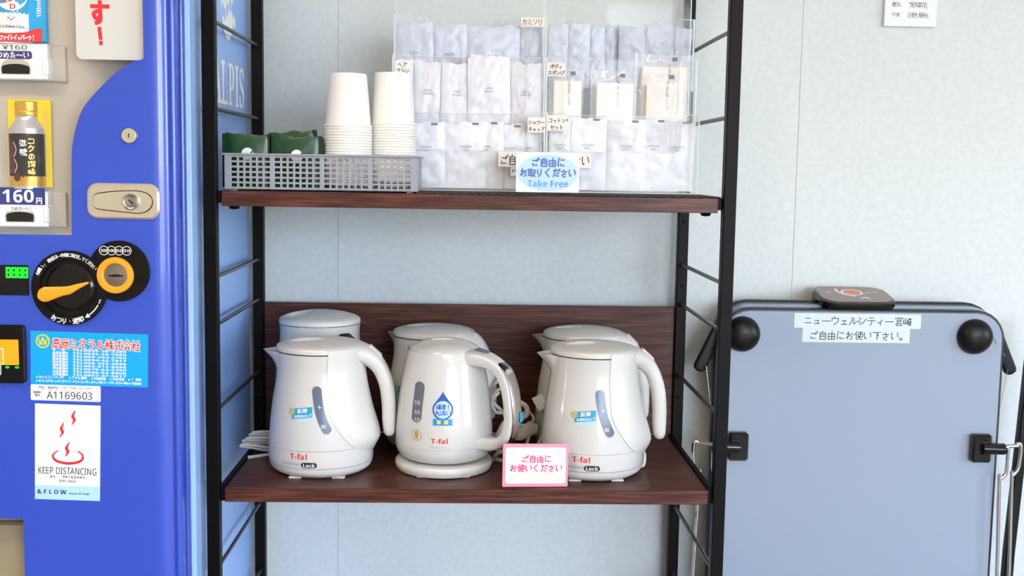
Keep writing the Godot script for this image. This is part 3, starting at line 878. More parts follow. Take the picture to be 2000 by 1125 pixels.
# turned body with a beak pushed out at the angle "beak" (degrees from +x towards +z)
func pot(b: MB, profile: Array, beak_deg: float, reach: float, depth: float, half_deg: float, around := 120) -> void:
	var top: float = profile[profile.size() - 1].y
	var rows := []
	for p in profile:
		var ring := []
		for j in around:
			var a := TAU * j / around
			var off := absf(angle_difference(a, deg_to_rad(beak_deg))) / deg_to_rad(half_deg)
			var r: float = p.x
			if off < 1.0 and p.y > top - depth and reach > 0.0:
				r += reach * pow(1.0 - off, 1.3) * pow(1.0 - (top - p.y) / depth, 1.6)
			ring.append(Vector3(r * cos(a), p.y, r * sin(a)))
		rows.append(ring)
	var inner := []
	for j in around:
		var a := TAU * j / around
		var r: float = profile[profile.size() - 1].x - 0.004
		inner.append(Vector3(r * cos(a), top - 0.002, r * sin(a)))
	rows.append(inner)
	b.grid(rows, true)


func lid(b: MB, r: float, y0: float, profile: Array, dent: Vector2, dent_size: Vector2, deep: float, around := 96) -> void:
	var rows := []
	for p in profile:
		var ring := []
		for j in around:
			var a := TAU * j / around
			var q := Vector2(p.x * r * cos(a), p.x * r * sin(a))
			var d := ((q - dent) / dent_size).length()
			var sink := deep * (1.0 - smoothstep(0.78, 1.0, d)) if deep > 0.0 else 0.0
			ring.append(Vector3(q.x, y0 + p.y - sink, q.y))
		rows.append(ring)
	b.grid(rows, true)


func fine(profile: Array, steps: int) -> Array:
	var out := []
	for i in profile.size() - 1:
		for k in steps:
			out.append(profile[i].lerp(profile[i + 1], float(k) / steps))
	out.append(profile[profile.size() - 1])
	return out


func lock_kettle(label: String) -> Node3D:
	var t := thing("electric_kettle", label, "kettle")
	var prof := curve2([Vector2(0.0843, 0.0195), Vector2(0.0848, 0.0260), Vector2(0.0846, 0.040), Vector2(0.0832, 0.065), Vector2(0.0812, 0.090), Vector2(0.0780, 0.118), Vector2(0.0738, 0.143), Vector2(0.0708, 0.165), Vector2(0.0708, 0.183), Vector2(0.0718, 0.1965)], 5)
	var b := MB.new()
	pot(b, prof, 180, 0.0225, 0.036, 27)
	b.lathe([Vector2(0.0, 0.0195), Vector2(0.0843, 0.0195)], 120)
	part(t, "body", b, M.kettle)
	var on := func(lift: float) -> Callable:
		return func(p: Vector2) -> Vector3:
			var r := radius_at(prof, p.y) + lift
			return Vector3(p.x, p.y, sqrt(maxf(r * r - p.x * p.x, 0.0)))
	# hairline between the body and its foot ring
	b = MB.new()
	var foot := []
	for j in 97:
		var a := TAU * j / 96
		foot.append(Vector3(0.0847 * cos(a), 0.0475, 0.0847 * sin(a)))
	b.tube(foot, 0.00022, 4)
	part(t, "foot_line", b, M.grey_ink)
	# rear shell that runs into the handle
	b = MB.new()
	var edge := [[0.0365, 0.10], [0.040, 0.42], [0.046, 0.74], [0.056, 0.90], [0.070, 1.04], [0.090, 1.21], [0.111, 1.30], [0.158, 1.318], [0.205, 1.292]]
	var rows := []
	for i in 34:
		var y := lerpf(0.0365, 0.2048, pow(i / 33.0, 1.35))
		var half := 0.0
		for k in edge.size() - 1:
			if y <= edge[k + 1][0] + 1e-5:
				half = lerpf(edge[k][1], edge[k + 1][1], clampf((y - edge[k][0]) / (edge[k + 1][0] - edge[k][0]), 0, 1))
				break
		var row := []
		for j in 41:
			var s := lerpf(-1.0, 1.0, clampf((j - 1) / 38.0, 0.0, 1.0))
			var a := s * half
			var r := radius_at(prof, y) + 0.0016
			var belly := 0.0115 * exp(-pow((y - 0.054) / 0.042, 2.0)) * smoothstep(0.032, 0.060, y) * pow(maxf(cos(a * 1.1), 0.0), 2.0)
			r += belly * (1.0 - pow(absf(s), 3.0))
			if j == 0 or j == 40:
				r -= 0.0022
			row.append(Vector3(r * cos(a), y, r * sin(a)))
		rows.append(row)
	var under := []
	for p in rows[0]:
		under.append(Vector3(0.084, 0.0355, p.z * 0.5))
	rows.push_front(under)
	var over := []
	for p in rows[rows.size() - 1]:
		over.append(Vector3(p.x * 0.93, 0.2052, p.z * 0.93))
	rows.append(over)
	b.grid(rows)
	part(t, "rear_shell", b, M.kettle_shell)
	# lid
	b = MB.new()
	lid(b, 0.0716, 0.1978, fine([Vector2(0.93, -0.0005), Vector2(0.99, 0.0), Vector2(1.0, 0.0010), Vector2(1.0, 0.0055), Vector2(0.985, 0.0080), Vector2(0.93, 0.0102), Vector2(0.80, 0.0128), Vector2(0.60, 0.0152), Vector2(0.40, 0.0168), Vector2(0.20, 0.0176), Vector2(0.0, 0.0178)], 4), Vector2(-0.020, 0.010), Vector2(0.029, 0.0145), 0.0075)
	part(t, "lid", b, M.kettle_shell)
	# hanging handle
	b = MB.new()
	var path := curve3([Vector3(0.024, 0.1930, 0), Vector3(0.054, 0.1945, 0), Vector3(0.0765, 0.1870, 0), Vector3(0.0945, 0.1680, 0), Vector3(0.1052, 0.1410, 0), Vector3(0.1094, 0.1100, 0), Vector3(0.1100, 0.0830, 0), Vector3(0.1108, 0.0640, 0), Vector3(0.1112, 0.0570, 0), Vector3(0.1113, 0.0545, 0)], 5)
	b.bar(path, curve1([0.010, 0.0155, 0.0150, 0.0125, 0.0116, 0.0113, 0.0110, 0.0096, 0.0066, 0.0015], 5), curve1([0.046, 0.042, 0.030, 0.0200, 0.0168, 0.0158, 0.0150, 0.0125, 0.0085, 0.0020], 5), Vector3(0, 0, 1), 28, 2.5)
	var handle := part(t, "handle", b, M.kettle_shell)
	b = MB.new()
	b.bar([Vector3(0.076, 0.2035, 0), Vector3(0.079, 0.2030, 0), Vector3(0.0955, 0.1880, 0), Vector3(0.0975, 0.1850, 0)], [0.0015, 0.0030, 0.0030, 0.0015], [0.006, 0.0085, 0.0085, 0.006], Vector3(0, 0, 1), 16, 4.0)
	part(handle, "switch", b, M.kettle_base)
	# water gauge
	b = MB.new()
	var line := smooth2(PackedVector2Array([Vector2(0.0030, 0.1425), Vector2(0.0048, 0.128), Vector2(0.0082, 0.110), Vector2(0.0135, 0.094), Vector2(0.0190, 0.0825)]), 5)
	stripe(b, line, 0.0145, on.call(0.0009))
	var gauge := part(t, "water_gauge", b, M.gauge, "grey water level window")
	b = MB.new()
	band(b, PackedVector2Array([Vector2(0.0050, 0.1175), Vector2(0.0105, 0.1170)]), 0.0008, on.call(0.0013))
	band(b, PackedVector2Array([Vector2(0.0075, 0.1205), Vector2(0.0080, 0.1145)]), 0.0008, on.call(0.0013))
	for k in 3:
		band(b, PackedVector2Array([Vector2(0.0105, 0.0895 - k * 0.0020), Vector2(0.0175, 0.0892 - k * 0.0020)]), 0.0008, on.call(0.0013))
	part(gauge, "gauge_mark", b, M.paper)
	# sticker
	b = MB.new()
	var skew := func(lift: float) -> Callable:
		var base: Callable = on.call(lift)
		return func(p: Vector2) -> Vector3: return base.call(Vector2(-0.0365 + p.x, 0.0975 + p.y + 0.13 * p.x - 0.02 * p.y))
	b.patch(0.0, 0.0330, 0.0, 0.0165, skew.call(0.0004), 10, 2)
	var st := part(t, "lock_sticker", b, M.teal, "blue sticker with a yellow disc")
	b = MB.new()
	b.patch(0.002, 0.0335, -0.0052, -0.0006, skew.call(0.0004), 10, 1)
	part(st, "sticker_foot", b, M.cloud_blue)
	b = MB.new()
	b.disc(Vector2(-0.0005, 0.0120), 0.0055, 0.0058, skew.call(0.0007), 24)
	part(st, "sticker_disc", b, M.yellow)
	b = MB.new()
	b.disc(Vector2(-0.0005, 0.0120), 0.0046, 0.0050, skew.call(0.0009), 24, 0.8)
	band(b, PackedVector2Array([Vector2(-0.0022, 0.0110), Vector2(0.0012, 0.0110), Vector2(0.0012, 0.0135), Vector2(-0.0022, 0.0135), Vector2(-0.0022, 0.0110)]), 0.0008, skew.call(0.0009))
	part(st, "disc_mark", b, M.teal)
	b = MB.new()
	ink(b, "転倒", Vector2(0.0090, 0.0082), 0.0072, 0.0011, skew.call(0.0008), 1.15)
	ink(b, "お湯もれロック", Vector2(0.0030, 0.0012), 0.0042, 0.0008, skew.call(0.0008), 1.0, 1.2)
	part(st, "sticker_lettering", b, M.paper)
	# maker's name
	b = MB.new()
	type(b, "T-fal", Vector2(-0.0390, 0.0345), 0.0095, on.call(0.0004), 0.0275, "Droid Sans", true)
	part(t, "maker_name", b, M.red)
	b = MB.new()
	type(b, "Justine+", Vector2(-0.0515, 0.0235), 0.0062, on.call(0.0004), 0.0310)
	part(t, "model_name", b, M.grey_ink)
	b = MB.new()
	stripe(b, PackedVector2Array([Vector2(-0.0165, 0.0258), Vector2(-0.012, 0.0258), Vector2(-0.008, 0.0258), Vector2(-0.004, 0.0258), Vector2(0.000, 0.0258)]), 0.0088, on.call(0.0004))
	var pill := part(t, "name_pill", b, M.ink)
	b = MB.new()
	type(b, "Lock", Vector2(-0.0178, 0.0228), 0.0060, on.call(0.0008), 0.0190, "Droid Sans", true, 0.1)
	part(pill, "pill_lettering", b, M.paper)
	return t


func power_base(label: String, at: Vector3, r := 0.0838, high := 0.0190, flat := false) -> Node3D:
	var t := thing("kettle_base", label, "kettle base", at, 0.0, "kettle power bases")
	var b := MB.new()
	if flat:
		b.lathe(curve2([Vector2(0.0, 0.0015), Vector2(r * 0.86, 0.0015), Vector2(r * 0.965, 0.0045), Vector2(r, 0.0105), Vector2(r * 0.985, 0.0165), Vector2(r * 0.93, high), Vector2(r * 0.80, high + 0.001), Vector2(0.0, high + 0.001)], 3), 72)
	else:
		b.lathe(curve2([Vector2(0.0, 0.0015), Vector2(r * 0.74, 0.0015), Vector2(r * 0.88, 0.0040), Vector2(r * 0.965, 0.0095), Vector2(r, high - 0.0008)], 4) + [Vector2(r - 0.0015, high), Vector2(0.0, high)], 72)
	part(t, "disc", b, M.kettle_base)
	for a in [60.0, 118.0, 270.0]:
		b = MB.new()
		b.box(Vector3(cos(deg_to_rad(a)) * r * 0.84, 0.0015, sin(deg_to_rad(a)) * r * 0.84), Vector3(0.020, 0.0030, 0.009), 0.0008)
		part(t, "foot", b, M.kettle_base)
	return t


func cord(t: Node3D, pts: Array, r := 0.0026) -> void:
	var b := MB.new()
	b.tube(curve3(pts, 7), r, 8)
	part(t, "power_cord", b, M.cord)


func build_kettles() -> void:
	var a := lock_kettle("white kettle with blue sticker at front left, black lettering pill fully visible")
	a.set_meta("group", "electric kettles on the lower shelf")
	var front_left := Vector3(-0.2415, LOWER, -0.1240)
	var front_right := Vector3(0.2025, LOWER, -0.1180)
	var back_mid := Vector3(-0.0658, LOWER, -0.2980)
	var back_right := Vector3(0.2015, LOWER, -0.2980)
	a.position = front_left
	copy(a, "electric_kettle", "white kettle with blue sticker behind the small pink card", front_right, 0.0)
	copy(a, "electric_kettle", "white kettle in the back row behind the kettle with the chrome handle", back_mid, -0.42)
	copy(a, "electric_kettle", "white kettle at the back right behind the kettle with the pink card", back_right, -0.24)
	power_base("white power base under the front left kettle", front_left)
	var br := power_base("white power base under the front right kettle behind the pink card", front_right)
	cord(br, [Vector3(0.050, 0.006, -0.060), Vector3(0.080, 0.018, -0.050), Vector3(0.0905, 0.0235, -0.030), Vector3(0.0880, 0.008, -0.012), Vector3(0.080, 0.004, -0.020), Vector3(0.060, 0.004, -0.050)], 0.0030)
	power_base("white power base under the back kettle in the middle", back_mid)
	power_base("white power base under the back right kettle", back_right)
	washable_kettle(Vector3(-0.0412, LOWER, -0.1320))
	rear_kettle(Vector3(-0.2672, LOWER, -0.2980))
	# tangle of leads and plugs between the kettles
	var tangle := thing("cord_tangle", "tangle of white power leads and plugs between the middle and right kettles", "cord", Vector3(0.06, LOWER, -0.22))
	var o := tangle.position
	var g := func(x: float, y: float, z: float) -> Vector3: return Vector3(x, LOWER + y, z) - o
	cord(tangle, [g.call(-0.01, 0.004, -0.24), g.call(0.02, 0.05, -0.222), g.call(0.040, 0.105, -0.215), g.call(0.060, 0.118, -0.21), g.call(0.072, 0.100, -0.208), g.call(0.062, 0.080, -0.205), g.call(0.045, 0.078, -0.207), g.call(0.038, 0.095, -0.212), g.call(0.050, 0.110, -0.218)], 0.0031)
	cord(tangle, [g.call(0.036, 0.112, -0.24), g.call(0.050, 0.128, -0.235), g.call(0.070, 0.142, -0.24)], 0.0034)
	cord(tangle, [g.call(0.040, 0.090, -0.225), g.call(0.062, 0.068, -0.22), g.call(0.060, 0.045, -0.215), g.call(0.040, 0.030, -0.215), g.call(0.050, 0.010, -0.21), g.call(0.085, 0.006, -0.20)], 0.0034)
	cord(tangle, [g.call(0.085, 0.090, -0.235), g.call(0.098, 0.082, -0.235), g.call(0.100, 0.068, -0.235), g.call(0.088, 0.060, -0.232)], 0.0046)
	cord(tangle, [g.call(0.070, 0.030, -0.225), g.call(0.090, 0.052, -0.22), g.call(0.103, 0.040, -0.22), g.call(0.098, 0.015, -0.22), g.call(0.080, 0.006, -0.22), g.call(0.058, 0.012, -0.22)], 0.0030)
	cord(tangle, [g.call(0.085, 0.060, -0.24), g.call(0.100, 0.072, -0.24), g.call(0.112, 0.060, -0.242), g.call(0.105, 0.045, -0.24)], 0.0026)
	for k in 3:
		cord(tangle, [g.call(0.108, 0.004, -0.200 - k * 0.006), g.call(0.118, 0.018, -0.205 - k * 0.006), g.call(0.130, 0.040, -0.215 - k * 0.006)], 0.0028)
	cord(tangle, [g.call(0.040, 0.006, -0.155), g.call(0.048, 0.020, -0.150), g.call(0.062, 0.022, -0.150), g.call(0.072, 0.012, -0.152), g.call(0.060, 0.006, -0.155), g.call(0.044, 0.008, -0.160)], 0.0034)
	var b := MB.new()
	b.bar([g.call(0.078, 0.030, -0.225), g.call(0.086, 0.034, -0.225), g.call(0.108, 0.046, -0.225), g.call(0.118, 0.044, -0.225)], [0.006, 0.0105, 0.0125, 0.008], [0.006, 0.009, 0.010, 0.006], Vector3(0, 0, 1), 14, 3.5)
	part(tangle, "plug", b, M.cord)
	b = MB.new()
	b.bar([g.call(0.045, 0.030, -0.212), g.call(0.052, 0.036, -0.212), g.call(0.058, 0.052, -0.212), g.call(0.060, 0.060, -0.212)], [0.004, 0.0075, 0.0060, 0.004], [0.004, 0.007, 0.006, 0.004], Vector3(0, 0, 1), 14, 3.5)
	part(tangle, "plug", b, M.cord)
	b = MB.new()
	b.box(Vector3.ZERO, Vector3(0.019, 0.026, 0.0008))
	var tag := part(tangle, "cord_tag", b, M.paper, "white paper tag on the lead")
	tag.position = g.call(0.1225, 0.090, -0.232)
	tag.rotation.z = 0.5


func washable_kettle(at: Vector3) -> void:
	var base := power_base("white round power base under the kettle with the chrome handle", at, 0.0800, 0.0180, true)
	cord(base, [Vector3(0.03, 0.006, -0.06), Vector3(0.05, 0.004, -0.09), Vector3(0.08, 0.004, -0.10)], 0.0028)
	var t := thing("electric_kettle", "white kettle with drop sticker and chrome trimmed handle in the middle of the front row", "kettle", at, 0.0, "electric kettles on the lower shelf")
	var prof := curve2([Vector2(0.050, 0.0200), Vector2(0.0600, 0.0205), Vector2(0.0700, 0.0245), Vector2(0.0770, 0.0330), Vector2(0.0797, 0.0450), Vector2(0.0798, 0.058), Vector2(0.0790, 0.080), Vector2(0.0770, 0.100), Vector2(0.0740, 0.125), Vector2(0.0712, 0.145), Vector2(0.0665, 0.170), Vector2(0.0620, 0.188), Vector2(0.0585, 0.1985)], 4)
	var b := MB.new()
	pot(b, prof, 208, 0.0120, 0.060, 20)
	b.lathe([Vector2(0.0, 0.0200), Vector2(0.050, 0.0200)], 120)
	part(t, "body", b, M.kettle)
	var on := func(lift: float) -> Callable:
		return func(p: Vector2) -> Vector3:
			var r := radius_at(prof, p.y) + lift
			return Vector3(p.x, p.y, sqrt(maxf(r * r - p.x * p.x, 0.0)))
	b = MB.new()
	lid(b, 0.0580, 0.1985, fine([Vector2(0.97, -0.0010), Vector2(1.0, 0.0003), Vector2(0.985, 0.0020), Vector2(0.90, 0.0062), Vector2(0.75, 0.0105), Vector2(0.55, 0.0145), Vector2(0.35, 0.0168), Vector2(0.15, 0.0178), Vector2(0.0, 0.0180)], 4), Vector2(-0.004, 0.006), Vector2(0.0185, 0.0100), 0.0050)
	part(t, "lid", b, M.kettle)
	var ring := []
	for j in 97:
		var a := TAU * j / 96
		ring.append(Vector3(0.0799 * cos(a), 0.0475, 0.0799 * sin(a)))
	b = MB.new()
	b.tube(ring, 0.0002, 4)
	part(t, "foot_line", b, M.grey_ink)
	# closed handle, turned towards the viewer
	var turn := Basis(Vector3.UP, -0.60)
	var across := turn * Vector3(0, 0, 1)
	var spine := [Vector2(0.040, 0.1880), Vector2(0.064, 0.1900), Vector2(0.088, 0.1865), Vector2(0.1080, 0.1720), Vector2(0.1180, 0.1480), Vector2(0.1225, 0.1200), Vector2(0.1232, 0.0950), Vector2(0.1180, 0.0720), Vector2(0.1060, 0.0580), Vector2(0.0880, 0.0530), Vector2(0.066, 0.0535)]
	var pts := []
	for k in spine.size():
		spine[k].x += maxf(spine[k].x - 0.08, 0.0) * 0.20
	for p in spine:
		pts.append(turn * Vector3(p.x, p.y, 0))
	var path := curve3(pts, 5)
	b = MB.new()
	b.bar(path, curve1([0.013, 0.0130, 0.0110, 0.0100, 0.0095, 0.0092, 0.0092, 0.0095, 0.0100, 0.0105, 0.0115], 5), curve1([0.026, 0.023, 0.0175, 0.0160, 0.0158, 0.0156, 0.0154, 0.0150, 0.0150, 0.0160, 0.0180], 5), across, 28, 3.4)
	var handle := part(t, "handle", b, M.kettle)
	b = MB.new()
	var rim := []
	for k in range(2, 9):
		var p: Vector2 = spine[k]
		var q: Vector2 = (spine[k + 1] - spine[k - 1]).normalized()
		rim.append(turn * Vector3(p.x - q.y * 0.0090, p.y + q.x * 0.0090, 0.0))
	var rp := curve3(rim, 5)
	b.bar(rp, curve1([0.0010, 0.0026, 0.0026, 0.0026, 0.0024, 0.0018, 0.0008], 5), curve1([0.008, 0.0132, 0.0135, 0.0132, 0.0120, 0.0095, 0.004], 5), across, 18, 3.0)
	part(handle, "chrome_trim", b, M.bright, "polished chrome strip along the handle")
	b = MB.new()
	b.bar([turn * Vector3(0.062, 0.2035, 0), turn * Vector3(0.066, 0.2040, 0), turn * Vector3(0.082, 0.2010, 0), turn * Vector3(0.085, 0.1995, 0)], [0.001, 0.0026, 0.0026, 0.001], [0.004, 0.007, 0.007, 0.004], across, 14, 3.5)
	part(handle, "lid_button", b, M.gauge)
	b = MB.new()
	var ob := turn * Vector3(0.1445, 0.0, 0.0)
	b.patch(-0.004, 0.004, 0.094, 0.110, func(p: Vector2) -> Vector3: return ob + across * (-0.008 + p.x) + Vector3(0, p.y, 0), 1, 1)
	part(handle, "handle_sticker", b, M.teal)
	# gauge with figures
	b = MB.new()
	var line := smooth2(PackedVector2Array([Vector2(-0.0375, 0.1470), Vector2(-0.0405, 0.120), Vector2(-0.0425, 0.0980)]), 6)
	stripe(b, line, 0.0155, on.call(0.0008))
	var gauge := part(t, "water_gauge", b, M.gauge_dark, "grey water level window with white marks")
	b = MB.new()
	for k in [[0.1210, "0.8L"], [0.1060, "0.5L"], [0.0945, "0.3L"]]:
		type(b, k[1], Vector2(-0.0455, k[0]), 0.0040, on.call(0.0012), 0.0095)
		band(b, PackedVector2Array([Vector2(-0.0460, k[0] - 0.0016), Vector2(-0.0365, k[0] - 0.0016)]), 0.0006, on.call(0.0012))
	part(gauge, "gauge_mark", b, M.paper)
	# drop emblem
	b = MB.new()
	b.disc(Vector2(-0.0005, 0.1130), 0.0165, 0.0165, on.call(0.0004), 32)
	for k in 5:
		var y0 := 0.1225 + k * 0.0038
		var w0 := 0.0135 * pow(1.0 - k / 5.0, 1.2)
		var w1 := 0.0135 * pow(1.0 - (k + 1) / 5.0, 1.2)
		var f: Callable = on.call(0.0004)
		b.quad(f.call(Vector2(-0.0005 - w0, y0)), f.call(Vector2(-0.0005 + w0, y0)), f.call(Vector2(-0.0005 + w1, y0 + 0.0038)), f.call(Vector2(-0.0005 - w1, y0 + 0.0038)))
	var st := part(t, "drop_sticker", b, M.sign_blue, "blue water drop sticker")
	b = MB.new()
	b.disc(Vector2(-0.0005, 0.1130), 0.0140, 0.0138, on.call(0.0007), 32)
	part(st, "sticker_field", b, M.pale_blue)
	b = MB.new()
	ink(b, "清潔！", Vector2(-0.0115, 0.1135), 0.0082, 0.0011, on.call(0.0010), 0.92)
	ink(b, "丸洗い", Vector2(-0.0125, 0.1040), 0.0082, 0.0011, on.call(0.0010), 1.02)
	part(st, "sticker_lettering", b, M.sign_blue)
	b = MB.new()
	b.patch(-0.0160, 0.0150, 0.0880, 0.0985, on.call(0.0006), 6, 1)
	part(st, "sticker_foot", b, M.sky_blue)
	b = MB.new()
	b.patch(-0.0095, -0.0035, 0.0905, 0.0965, on.call(0.0009), 2, 1)
	b.patch(0.0020, 0.0080, 0.0905, 0.0965, on.call(0.0009), 2, 1)
	part(st, "sticker_square", b, M.yellow)
	b = MB.new()
	b.disc(Vector2(-0.0420, 0.0700), 0.0085, 0.0085, on.call(0.0004), 24, 0.9)
	band(b, PackedVector2Array([Vector2(-0.0420, 0.0790), Vector2(-0.0455, 0.0705), Vector2(-0.0420, 0.0660), Vector2(-0.0385, 0.0705), Vector2(-0.0420, 0.0790)]), 0.0010, on.call(0.0004))
	band(b, PackedVector2Array([Vector2(-0.0420, 0.0730), Vector2(-0.0420, 0.0665)]), 0.0040, on.call(0.0005))
	part(t, "drop_mark", b, M.gold)
	b = MB.new()
	type(b, "T-fal", Vector2(-0.0185, 0.0590), 0.0085, on.call(0.0004), 0.0265, "Droid Sans", true)
	part(t, "maker_name", b, M.red)
	b = MB.new()
	type(b, "Washable", Vector2(-0.0210, 0.0510), 0.0050, on.call(0.0004), 0.0310)
	part(t, "model_name", b, M.silver_print)


func rear_kettle(at: Vector3) -> void:
	power_base("white power base under the tall kettle at the back left", at)
	var t := thing("electric_kettle", "taller white kettle with domed lid and black switch at the back left", "kettle", at, 0.0, "electric kettles on the lower shelf")
	var prof := curve2([Vector2(0.080, 0.0195), Vector2(0.0815, 0.030), Vector2(0.0805, 0.070), Vector2(0.0780, 0.120), Vector2(0.0735, 0.165), Vector2(0.0705, 0.190), Vector2(0.0702, 0.205), Vector2(0.0710, 0.2165)], 5)
	var b := MB.new()
	pot(b, prof, 180, 0.0, 0.03, 20)
	b.lathe([Vector2(0.0, 0.0195), Vector2(0.080, 0.0195)], 120)
	part(t, "body", b, M.kettle)
	b = MB.new()
	lid(b, 0.0713, 0.2175, fine([Vector2(0.95, -0.0006), Vector2(0.995, 0.0), Vector2(1.0, 0.0012), Vector2(0.998, 0.0058), Vector2(0.97, 0.0088), Vector2(0.88, 0.0124), Vector2(0.70, 0.0162), Vector2(0.50, 0.0188), Vector2(0.25, 0.0203), Vector2(0.0, 0.0208)], 4), Vector2(-0.034, 0.022), Vector2(0.024, 0.019), 0.0100)
	part(t, "lid", b, M.kettle_shell)
	var turn := Basis(Vector3.UP, -0.85)
	var pts := []
	for p in [Vector2(0.050, 0.1860), Vector2(0.072, 0.1865), Vector2(0.092, 0.1790), Vector2(0.1060, 0.1600), Vector2(0.1140, 0.1300), Vector2(0.1150, 0.0980), Vector2(0.1130, 0.0740), Vector2(0.1120, 0.0700)]:
		pts.append(turn * Vector3(p.x, p.y, 0))
	b = MB.new()
	b.bar(curve3(pts, 5), curve1([0.013, 0.0145, 0.0125, 0.0115, 0.0110, 0.0105, 0.0080, 0.002], 5), curve1([0.030, 0.026, 0.0190, 0.0165, 0.0155, 0.0150, 0.0110, 0.003], 5), turn * Vector3(0, 0, 1), 24, 2.6)
	var handle := part(t, "handle", b, M.kettle_shell)
	b = MB.new()
	b.bar([turn * Vector3(0.072, 0.2010, 0), turn * Vector3(0.076, 0.2015, 0), turn * Vector3(0.098, 0.1920, 0), turn * Vector3(0.101, 0.1890, 0)], [0.002, 0.0048, 0.0045, 0.002], [0.008, 0.0115, 0.0110, 0.007], turn * Vector3(0, 0, 1), 18, 4.0)
	part(handle, "switch", b, M.black, "black switch")
	# its lead, folded flat into a bundle left of the front kettle
	var bundle := thing("cord_bundle", "white power lead folded into a flat bundle at the left end of the shelf", "cord")
	var n := 0
	for k in [[0.0, 0.018, 0.0], [0.003, 0.0245, 0.006], [0.010, 0.0300, 0.000], [0.014, 0.0355, 0.008], [0.020, 0.0395, 0.003]]:
		b = MB.new()
		var x0: float = -0.3880 + k[0]
		var y: float = LOWER + k[1] - 0.004
		var z: float = -0.200 - k[2]
		var down := 0.006 if n == 0 else 0.0
		b.tube(curve3([Vector3(-0.270, y - 0.003 - down, z - 0.01), Vector3(-0.330, y - down, z), Vector3(x0 + 0.012, y + 0.0008, z), Vector3(x0, y + 0.0030, z + 0.002), Vector3(x0 + 0.012, y + 0.0055, z + 0.003), Vector3(-0.330, y + 0.005 - down, z + 0.003), Vector3(-0.270, y - down, z + 0.003)], 6), 0.0028, 10)
		part(bundle, "loop", b, M.cord)
		n += 1
	b = MB.new()
	b.tube(curve3([Vector3(-0.372, LOWER + 0.0028, -0.175), Vector3(-0.345, LOWER + 0.0035, -0.19), Vector3(-0.31, LOWER + 0.008, -0.20), Vector3(-0.27, LOWER + 0.012, -0.21)], 6), 0.0028, 10)
	part(bundle, "lead_end", b, M.cord)
	settle(bundle, Vector3(-0.33, LOWER, -0.2))


